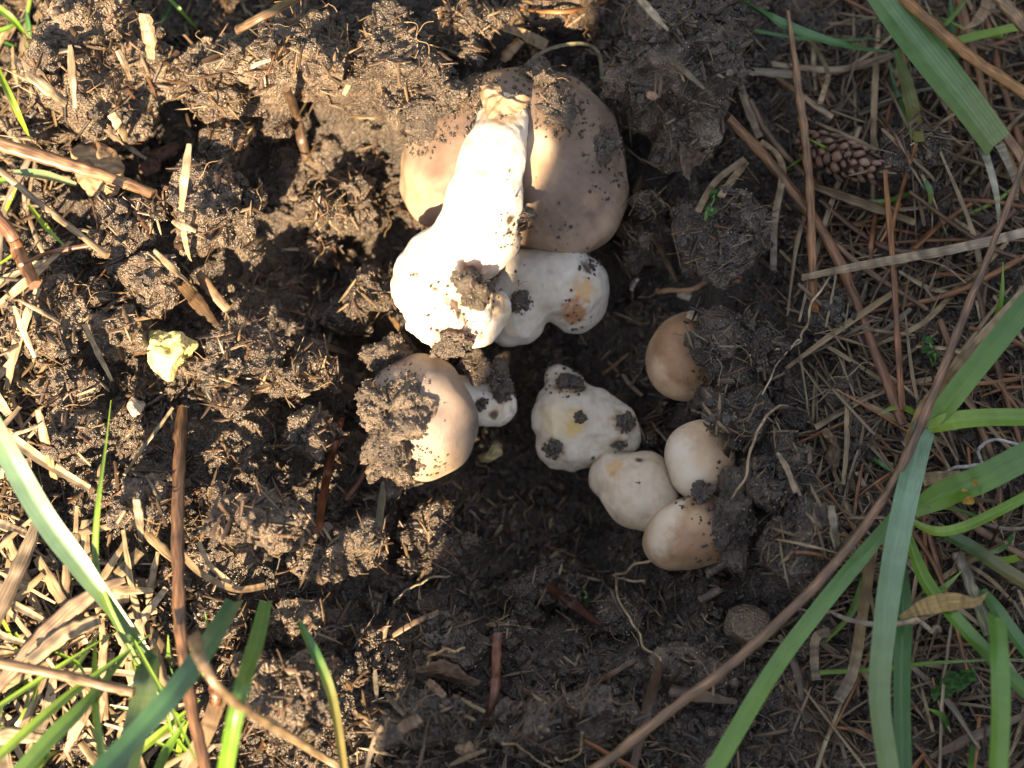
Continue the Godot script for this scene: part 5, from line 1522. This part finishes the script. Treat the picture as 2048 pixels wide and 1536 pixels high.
# ------------------------------------------------------------------ litter, crumbs
func litter_share(u: float, v: float) -> float:   # how thick dry litter lies
	var s := 0.0
	s = maxf(s, smoothstep(170.0, 40.0, u) * 0.9)
	s = maxf(s, smoothstep(430.0, 200.0, u) * smoothstep(950.0, 1200.0, v))
	s = maxf(s, smoothstep(1500.0, 1680.0, u))
	s = maxf(s, smoothstep(60.0, -60.0, v))
	s = maxf(s, smoothstep(1440.0, 1580.0, v) * 0.6)
	return s

const MARKS := [[200, 125, "the big top left clod"], [195, 335, "the papery round leaf"], [340, 705, "the yellow lump"], [485, 715, "the grey-brown lump"], [90, 625, "the slab of soil"], [610, 140, "the fibrous brown clod"], [775, 135, "the sparkling clod"], [1025, 150, "the largest cap"],
	[1345, 110, "the overhanging clod"], [1680, 310, "the pine cone"], [1445, 480, "the thin-edged clod"], [1365, 715, "the small brown cap"], [1330, 1020, "the mushroom cluster"], [1600, 1085, "the rounded clod"], [1493, 1255, "the stone"], [988, 1350, "the red-brown twig"], [530, 1050, "the long matted clod"], [360, 1000, "the tall brown stem"],
	[150, 1110, "the pale blue-green blade"], [290, 1400, "the wide dull leaf"], [100, 1300, "the bleached straws"], [40, 1480, "the bottom left corner"], [1860, 150, "the broad torn leaf"], [1990, 60, "the top right corner"], [1840, 860, "the grass plant's top"], [1950, 960, "the spotted blade"], [1770, 1250, "the long blue-green blade"], [1990, 1400, "the bottom right corner"],
	[1780, 1460, "the blue-green blade's foot"], [1800, 600, "the level dry blade"], [1985, 640, "the withered tan leaf"], [1320, 1430, "the ribbed twig"], [1130, 1430, "the low frayed clod"], [660, 950, "the orange roots"], [860, 830, "the left mushroom"], [640, 480, "the dark wall clod"], [1540, 30, "the tan needle's tip"], [30, 60, "the top left corner"], [20, 830, "the bent white straw"], [1620, 450, "the tan needle's foot"]]

var labels_used := {}

func told_apart(start: String, u: float, v: float) -> String:
	var label := ""
	for k in 5:
		label = start + near_mark(u, v, k)
		if not labels_used.has(label) and label.split(" ").size() <= 16:
			break
	labels_used[label] = true
	return label

func near_mark(u: float, v: float, rank: int) -> String:
	var order := []
	for m in MARKS:
		order.append([Vector2(u - m[0], v - m[1]).length(), m])
	order.sort_custom(func(x, y): return x[0] < y[0])
	var best: float = order[rank][0]
	var at: Array = order[rank][1]
	var du: float = u - at[0]
	var dv: float = v - at[1]
	if best < 32.0:
		return "close by " + at[2]
	if absf(du) > 2.0 * absf(dv):
		return ("right of " if du > 0 else "left of ") + at[2]
	if absf(dv) > 2.0 * absf(du):
		return ("below " if dv > 0 else "above ") + at[2]
	return ("lower right of " if du > 0 else "lower left of ") + at[2] if dv > 0 else ("upper right of " if du > 0 else "upper left of ") + at[2]

func make_litter() -> void:
	# pieces long enough to tell apart: a thing each
	var kinds := [["pine_needle", "pine needle", "needle", [RUST, ORANGE, BROWN]], ["straw", "straw", "straw", [STRAW, GREY, DRY, PALE]], ["dry_grass_leaf", "dry grass leaf", "dry", [DRY, STRAW, PALE]]]
	var made := 0
	var tries := 0
	while made < 270 and tries < 6000:
		tries += 1
		var u := rng.randf_range(-90, 2140)
		var v := rng.randf_range(-90, 1630)
		if rng.randf() > litter_share(u, v):
			continue
		var side := u > 1000.0
		var pick := rng.randf()
		var kd: Array = kinds[0] if (side and pick < 0.5) else kinds[1] if pick < 0.8 else kinds[2]
		var ang := rng.randf_range(0, PI)
		var big := rng.randf() < 0.5
		var half := rng.randf_range(90, 230) if big else rng.randf_range(45, 90)
		var w := rng.randf_range(7, 15) * (1.0 if side else 1.1)
		var d := Vector2(cos(ang), sin(ang)) * half
		var bend := Vector2(-d.y, d.x) * rng.randf_range(-0.22, 0.22)
		var ends := [Vector2(u, v) - d, Vector2(u, v) + bend, Vector2(u, v) + d]
		var bad := false
		for e in ends:
			if litter_share(e.x, e.y) < 0.08:
				bad = true
		if bad:
			continue
		var lift := rng.randf_range(0.6, 4.0)
		var col: Color = kd[3][rng.randi() % kd[3].size()]
		var q := [ends[0].x, ends[0].y, lift + rng.randf_range(-1.5, 1.5), ends[1].x, ends[1].y, lift + 0.6, ends[2].x, ends[2].y, lift + rng.randf_range(-1.5, 1.5)]
		var hue: String = {RUST: "rusty", ORANGE: "orange", BROWN: "brown", STRAW: "tan", GREY: "greyish", DRY: "dull tan", PALE: "bleached"}[col]
		var lie := "level"
		if ang > 0.35 and ang < 1.2:
			lie = "sloping down"
		elif ang >= 1.2 and ang < 1.95:
			lie = "upright"
		elif ang >= 1.95 and ang < 2.8:
			lie = "sloping up"
		var label := told_apart("%s %s %s %s, " % ["long" if big else "short", hue, kd[1].replace("dry grass leaf", "dry leaf"), lie], u, v)
		stalk(kd[0], label, kd[1], "loose pieces of %s in the dry litter" % kd[1], q, w, col, kd[2], Color(-1, 0, 0), rng.randf_range(-0.6, 0.6), rng.randf_range(0.5, 1.0), rng.randf_range(0.3, 1.0))
		made += 1
	# bleached straw piled at the left edge and in the lower left corner
	for i in 80:
		var u := rng.randf_range(-60, 330)
		var v := rng.randf_range(1080, 1600)
		if i % 4 == 0:
			u = rng.randf_range(-60, 80)
			v = rng.randf_range(520, 1100)
		var ang := rng.randf_range(-1.9, 0.35) if i % 3 else rng.randf_range(0.3, 1.5)
		var half := rng.randf_range(40, 130)
		var d := Vector2(cos(ang), sin(ang)) * half
		var bend := Vector2(-d.y, d.x) * rng.randf_range(-0.12, 0.12)
		var a := Vector2(u, v) - d
		var b := Vector2(u, v) + bend
		var e := Vector2(u, v) + d
		if maxf(a.x, e.x) > 400.0:
			continue
		var lift := rng.randf_range(1.5, 7.0)
		var wide := rng.randf_range(10, 30)
		var col: Color = [PALE, STRAW, PALE, DRY][i % 4]
		var label := told_apart("%s %s straw %s, " % ["broad" if wide > 20 else "slim", ["bleached", "tan", "white", "dull"][i % 4], "pointing up right" if ang < -0.2 and ang > -1.3 else "nearly upright" if ang <= -1.3 else "nearly level" if ang < 0.4 else "pointing down right"], u, v)
		stalk("straw", label, "straw", "bleached straws piled in the lower left", [a.x, a.y, lift, b.x, b.y, lift + 0.8, e.x, e.y, lift + rng.randf_range(-1, 1)], wide, col, "straw" if i % 2 else "dry", Color(-1, 0, 0), rng.randf_range(-0.4, 0.4), 0.8, 0.6)
	# loose lumps of soil, each a thing: six shapes, set down in many sizes
	var shapes := []
	for k in 6:
		shapes.append([lump(700 + k, Vector3(1.0, 0.75, 0.9), 4, 1.1, 0.5, 8), lump(720 + k, Vector3(1.0, 0.75, 0.9), 4, 1.1, 0.34, 8)])
	for i in 240:
		var u := rng.randf_range(60, 1660)
		var v := rng.randf_range(20, 1500)
		var p := L(u, v, 0.0)
		if p.y < -0.024 and rng.randf() < 0.3:
			continue
		var r := rng.randf_range(1.2, 2.6) + 1.8 * pow(rng.randf(), 3.0)
		var pale := u < 760.0 and rng.randf() < 0.7
		p.y = surf_h(p.x * 1000.0, p.z * 1000.0) * 0.001 + r * 0.00035
		var label := told_apart("%s %s lump of soil " % ["large" if r > 2.6 else "small" if r < 1.9 else "middling", "brown" if pale else "dark"], u, v)
		var o := put("soil_lump", shapes[i % 6][0 if pale else 1], M.soil, null, label, "soil lump", "loose lumps of soil", p)
		o.basis = Basis(Vector3.UP, rng.randf() * TAU).scaled(Vector3.ONE * r)
		stamp(o.mesh, o.transform, int(r * r * 5.0))

func multi(called: String, label: String, mesh: Mesh, m: Material, ts: Array, cs: PackedColorArray) -> void:
	if ts.is_empty():
		return
	var mm := MultiMesh.new()
	mm.transform_format = MultiMesh.TRANSFORM_3D
	mm.use_colors = true
	mm.mesh = mesh
	mm.instance_count = ts.size()
	for i in ts.size():
		mm.set_instance_transform(i, ts[i])
		mm.set_instance_color(i, cs[i])
	var o := MultiMeshInstance3D.new()
	o.name = numbered(called)
	o.multimesh = mm
	o.material_override = m
	o.set_meta("kind", "stuff")
	o.set_meta("label", label)
	add_child(o)

func any_turn() -> Basis:
	return Basis(Vector3(rng.randfn(), rng.randfn(), rng.randfn()).normalized(), rng.randf() * TAU)

func white_lump(seed_: int, sub: int, rough: float) -> ArrayMesh:   # crumb of unit radius (1 mm), uncoloured: its copies carry the colour
	var m := lump(seed_, Vector3(1, 0.8, 1), sub, rough, 0.5, 7)
	var a := m.surface_get_arrays(0)
	var c: PackedColorArray = a[Mesh.ARRAY_COLOR]
	for i in c.size():
		var k := clampf(0.55 + 5.0 * c[i].g, 0.5, 1.5)
		c[i] = Color(k, k, k)
	a[Mesh.ARRAY_COLOR] = c
	var o := ArrayMesh.new()
	o.add_surface_from_arrays(Mesh.PRIMITIVE_TRIANGLES, a)
	return o

func make_stuff() -> void:
	var clump := noise(FastNoiseLite.TYPE_SIMPLEX, 0.06, 90, 2)
	# crumbs of soil: on the ground and on the clods
	var nv := 6
	var ts := []
	var cs := []
	for k in nv:
		ts.append([])
		cs.append(PackedColorArray())
	for i in 62000:
		var x := rng.randf_range(-122, 122)
		var z := rng.randf_range(-105, 85)
		var c := clump.get_noise_2d(x, z)
		if rng.randf() > 0.5 + 1.6 * c:
			continue
		if surf_h(x, z) - sample(ground, x, z, STEP, NX, NZ) > 2.0 and rng.randf() < 0.7:
			continue
		var s := 0.16 + 1.05 * pow(rng.randf(), 3.2)
		var k := rng.randi() % nv
		ts[k].append(Transform3D(any_turn().scaled(Vector3.ONE * s * 1.0), Vector3(x, surf_h(x, z) + s * rng.randf_range(-0.1, 0.5), z) * 0.001))
		cs[k].append(soil_color(clampf(0.36 + 0.2 * rng.randfn() + 0.2 * c, 0, 1)))
	for q in clod_points:
		var s := 0.09 + 0.42 * pow(rng.randf(), 3.0)
		if q.size() == 3:
			s *= 0.8
		var k := rng.randi() % nv
		ts[k].append(Transform3D(any_turn().scaled(Vector3.ONE * s), q[0] + q[1] * s * 0.0003))
		cs[k].append(soil_color(clampf(0.46 + 0.18 * rng.randfn(), 0, 1)))
	for k in nv:
		multi("soil_crumbs", "loose crumbs of dark soil over the ground and the clods", white_lump(900 + k, 3, 1.15), M.crumb, ts[k], cs[k])
	# chopped straw and fibres in the soil
	var vt := 5
	ts = []
	cs = []
	for k in vt:
		ts.append([])
		cs.append(PackedColorArray())
	for i in 15000:
		var x := rng.randf_range(-122, 122)
		var z := rng.randf_range(-105, 85)
		var p := plan(Vector3(x, -4, z) * 0.001)
		var ls := litter_share(p.x, p.y)
		if rng.randf() > 0.24 + 0.76 * ls + 0.9 * clump.get_noise_2d(z, x):
			continue
		if surf_h(x, z) - sample(ground, x, z, STEP, NX, NZ) > 2.0 and rng.randf() < 0.6:
			continue
		var len := rng.randf_range(0.8, 3.0) * (1.0 + 2.6 * ls * rng.randf())
		var wid := rng.randf_range(0.12, 0.42)
		var dir := Vector3(rng.randfn(), rng.randfn() * 0.35, rng.randfn()).normalized()
		var up := Vector3(rng.randfn() * 0.4, 1, rng.randfn() * 0.4)
		up = (up - dir * up.dot(dir)).normalized()
		var k := rng.randi() % vt
		ts[k].append(Transform3D(Basis(dir.cross(up) * wid, up * wid, dir * len), Vector3(x, surf_h(x, z) + rng.randf_range(0.0, 0.5), z) * 0.001))
		cs[k].append(fibre_color(ls))
	for q in clod_points:
		if rng.randf() > (0.30 if q.size() == 2 else -1.0):
			continue
		var n: Vector3 = q[1]
		var dir := Vector3(rng.randfn(), rng.randfn(), rng.randfn())
		dir = (dir - n * dir.dot(n) * 0.8).normalized()
		var up := (n - dir * n.dot(dir)).normalized()
		var wid := rng.randf_range(0.10, 0.38)
		var k := rng.randi() % vt
		ts[k].append(Transform3D(Basis(dir.cross(up) * wid, up * wid, dir * rng.randf_range(0.7, 3.6)), q[0] + n * 0.0001))
		cs[k].append(fibre_color(0.15))
	# the same litter, thinner, on the trodden ground further out
	for i in 16000:
		var r := 0.09 + 0.22 * rng.randf()
		var a := rng.randf() * TAU
		var x := cos(a) * r * 1.15
		var z := sin(a) * r
		if absf(x) < 0.122 and z > -0.105 and z < 0.085:
			continue
		var dir := Vector3(rng.randfn(), rng.randfn() * 0.15, rng.randfn()).normalized()
		var up := (Vector3.UP - dir * dir.y).normalized()
		var wid := rng.randf_range(0.2, 0.6)
		var k := rng.randi() % vt
		ts[k].append(Transform3D(Basis(dir.cross(up) * wid, up * wid, dir * rng.randf_range(1.5, 9.0)), Vector3(x, -0.0045 + rng.randf_range(-0.002, 0.002), z)))
		cs[k].append(fibre_color(0.6))
	for k in vt:
		var path := PackedVector3Array()
		var wd := PackedFloat32Array()
		var rl := PackedFloat32Array()
		var cl := PackedColorArray()
		for i in 6:
			var t := i / 5.0 * 2.0 - 1.0
			path.append(Vector3(0.00035 * sin(t * 2.0 + k), 0.0002 * cos(t * 2.5 + k), t * 0.001))
			wd.append(0.002 * rng.randf_range(0.75, 1.1))
			rl.append(rng.randf_range(-0.3, 0.3))
			cl.append(Color.WHITE * rng.randf_range(0.75, 1.1))
		multi("straw_fragments", "chopped straw and plant fibres mixed through the soil", sweep(path, wd, round_profile(7, 0.45, 0.15, k), rl, cl, Vector3.ZERO, true, 0.12), M.straw, ts[k], cs[k])
	# dark chips of bark and rotten wood
	for k in 3:
		var cp := PackedVector3Array()
		var cw := PackedFloat32Array()
		var cr := PackedFloat32Array()
		var cl2 := PackedColorArray()
		for i in 5:
			var t := i / 4.0 * 2.0 - 1.0
			cp.append(Vector3(0.00012 * sin(t * 3.0 + k), 0.00015 * cos(t * 2.0 + k), t * 0.001))
			cw.append(0.002 * rng.randf_range(0.7, 1.1))
			cr.append(rng.randf_range(-0.25, 0.25))
			cl2.append(Color.WHITE * rng.randf_range(0.7, 1.15))
		var tt := []
		var cc := PackedColorArray()
		for i in 2300:
			var x := rng.randf_range(-122, 122)
			var z := rng.randf_range(-105, 85)
			if rng.randf() > 0.4 + 1.2 * clump.get_noise_2d(z + 50.0, x):
				continue
			var dir := Vector3(rng.randfn(), rng.randfn() * 0.6, rng.randfn()).normalized()
			var up := Vector3(rng.randfn() * 0.8, 1, rng.randfn() * 0.8)
			up = (up - dir * up.dot(dir)).normalized()
			tt.append(Transform3D(Basis(dir.cross(up) * rng.randf_range(0.25, 0.75), up * rng.randf_range(0.25, 0.6), dir * rng.randf_range(0.7, 2.4)), Vector3(x, surf_h(x, z) + rng.randf_range(0.0, 0.4), z) * 0.001))
			var g := rng.randf()
			cc.append((Color(0.045, 0.028, 0.018) if g < 0.6 else Color(0.12, 0.07, 0.04) if g < 0.9 else Color(0.22, 0.14, 0.085)) * rng.randf_range(0.6, 1.4))
		multi("bark_chips", "dark chips of bark and rotten wood in the soil", sweep(cp, cw, round_profile(6, 0.55, 0.25, 40 + k), cr, cl2, Vector3.ZERO, true, 0.12), M.needle, tt, cc)
	# hair roots
	for k in 4:
		var path := PackedVector3Array()
		var wd := PackedFloat32Array()
		var rl := PackedFloat32Array()
		var cl := PackedColorArray()
		var nn := noise(FastNoiseLite.TYPE_SIMPLEX, 0.13, 300 + k)
		for i in 18:
			var t := i / 17.0 * 2.0 - 1.0
			path.append(Vector3(0.0011 * nn.get_noise_1d(i * 0.6), 0.0009 * (1.0 - t * t) + 0.0006 * nn.get_noise_1d(i * 0.6 + 90.0), t * 0.0030))
			wd.append(0.00010)
			rl.append(0.0)
			cl.append(Color.WHITE)
		var tt := []
		var cc := PackedColorArray()
		for i in 130:
			var x := rng.randf_range(-118, 118)
			var z := rng.randf_range(-100, 82)
			var s := rng.randf_range(0.5, 1.6)
			tt.append(Transform3D(Basis(Vector3(rng.randfn() * 0.3, 1, rng.randfn() * 0.3).normalized(), rng.randf() * TAU).scaled(Vector3(1, 1, 1) * s), Vector3(x, surf_h(x, z) + 0.15, z) * 0.001))
			cc.append(Color(0.26, 0.18, 0.10) * rng.randf_range(0.5, 1.4))
		for i in 50:
			var q: Array = clod_points[rng.randi() % clod_points.size()]
			tt.append(Transform3D(any_turn().scaled(Vector3.ONE * rng.randf_range(0.4, 1.1)), q[0]))
			cc.append(Color(0.30, 0.21, 0.12) * rng.randf_range(0.5, 1.4))
		multi("hair_roots", "hair-thin roots and threads straggling from the soil", sweep(path, wd, round_profile(5), rl, cl, Vector3.ZERO, true, 0.05), M.hair, tt, cc)
	# sand grains that glint
	var st := []
	var sc := PackedColorArray()
	for i in 9000:
		var x := rng.randf_range(-118, 118)
		var z := rng.randf_range(-100, 82)
		var s := rng.randf_range(0.07, 0.17)
		st.append(Transform3D(any_turn().scaled(Vector3.ONE * s), Vector3(x, surf_h(x, z) + s * 0.7, z) * 0.001))
		sc.append(Color(0.40, 0.33, 0.25) * rng.randf_range(0.4, 1.3))
	for q in clod_points:
		if rng.randf() < 0.22:
			var s := rng.randf_range(0.07, 0.16)
			st.append(Transform3D(any_turn().scaled(Vector3.ONE * s), q[0] + q[1] * s * 0.0008))
			sc.append(Color(0.42, 0.34, 0.25) * rng.randf_range(0.4, 1.3))
	multi("sand_grains", "glinting sand grains in the soil", white_lump(990, 1, 0.8), M.sand, st, sc)

func fibre_color(ls: float) -> Color:
	var r := rng.randf()
	var c := Color(0.11, 0.068, 0.040)
	if r < 0.30 + 0.35 * ls:
		c = Color(0.30, 0.205, 0.115)
	elif r < 0.40 + 0.5 * ls:
		c = Color(0.42, 0.32, 0.20)
	elif r < 0.55:
		c = Color(0.18, 0.085, 0.040)
	return c * rng.randf_range(0.6, 1.2)

# ------------------------------------------------------------------ what stands round the hole, and an added shade tree
func make_surroundings() -> void:
	# meadow grass all round, outside the trampled patch
	var path := PackedVector3Array()
	var wd := PackedFloat32Array()
	var rl := PackedFloat32Array()
	var cl := PackedColorArray()
	for i in 9:
		var t := i / 8.0
		path.append(Vector3(0.0, t, 0.38 * t * t))
		wd.append(0.045 * (1.0 - 0.9 * t * t))
		rl.append(0.0)
		cl.append(Color(0.10, 0.19, 0.04).lerp(Color(0.14, 0.20, 0.05), t))
	var mesh := sweep(path, wd, blade_profile(0.3, 0.08, 4), rl, cl, Vector3.ZERO, false, 0.05, Vector3(0, 0, 1))
	var ts := []
	var cs := PackedColorArray()
	for i in 12000:
		var r := 0.13 + 1.3 * pow(rng.randf(), 1.7)
		var a := rng.randf() * TAU
		var x := cos(a) * r
		var z := sin(a) * r
		if absf(x) < 0.135 and z > -0.125 and z < 0.10:
			continue
		var tall := rng.randf_range(0.03, 0.075)
		if x < -0.04 and z > -0.10:
			if z > 0.0 and z < 0.17 and x > -0.17:
				continue
			tall *= 0.45
		ts.append(Transform3D(Basis(Vector3.UP, rng.randf() * TAU).scaled(Vector3(1, 1, 1) * tall), Vector3(x, -0.006, z)))
		cs.append(Color(0.8, 0.8, 0.8) * rng.randf_range(0.6, 1.2))
	multi("meadow_grass", "meadow grass growing round the dug patch", mesh, M.blade, ts, cs)
	# an unseen pine trunk, added to keep the low sun off the right half
	var az := deg_to_rad(14.0)
	var r0 := 0.095
	var foot := Vector3(0.0025, 0, -0.045) + Vector3(-sin(az), 0, cos(az)) * 0.47 + Vector3(cos(az), 0, sin(az)) * r0
	var v := PackedVector3Array()
	var c := PackedColorArray()
	var idx := PackedInt32Array()
	var bark := cells(0.022, 71)
	var fine := noise(FastNoiseLite.TYPE_SIMPLEX, 0.05, 72, 3)
	var nu := 120
	var nw := 160
	for j in nw + 1:
		var y := -0.05 + 3.6 * pow(j / float(nw), 1.5)
		for i in nu + 1:
			var a := TAU * (i % nu) / nu
			var q := Vector3(cos(a) * r0 * 1000.0, y * 330.0, sin(a) * r0 * 1000.0)
			var plate := -bark.get_noise_3dv(q)
			var r := r0 * (1.0 - 0.07 * y) + 0.010 * (plate - 0.8) + 0.003 * fine.get_noise_3dv(q) + 0.03 * exp(-maxf(y, 0.0) / 0.06)
			v.append(Vector3(cos(a) * r, y, sin(a) * r))
			c.append(Color(0.10, 0.06, 0.04).lerp(Color(0.20, 0.125, 0.085), clampf(plate, 0, 1)) * (1.0 + 0.3 * fine.get_noise_3dv(q)))
	for j in nw:
		for i in nu:
			var k := j * (nu + 1) + i
			idx.append_array(PackedInt32Array([k, k + 1, k + nu + 1, k + 1, k + nu + 2, k + nu + 1]))
	var nn := normals_of(v, idx)
	if nn[nu * 40].dot(Vector3(v[nu * 40].x, 0, v[nu * 40].z)) < 0.0:
		for k in range(0, idx.size(), 3):
			var sw := idx[k + 1]
			idx[k + 1] = idx[k + 2]
			idx[k + 2] = sw
		nn = normals_of(v, idx)
	var t := thing("added_shade_pine", "unseen pine trunk with plated bark, added below the hole to shade its right half", "tree", foot)
	put("trunk", arrays(v, nn, c, PackedVector2Array(), idx), M.soil, t)
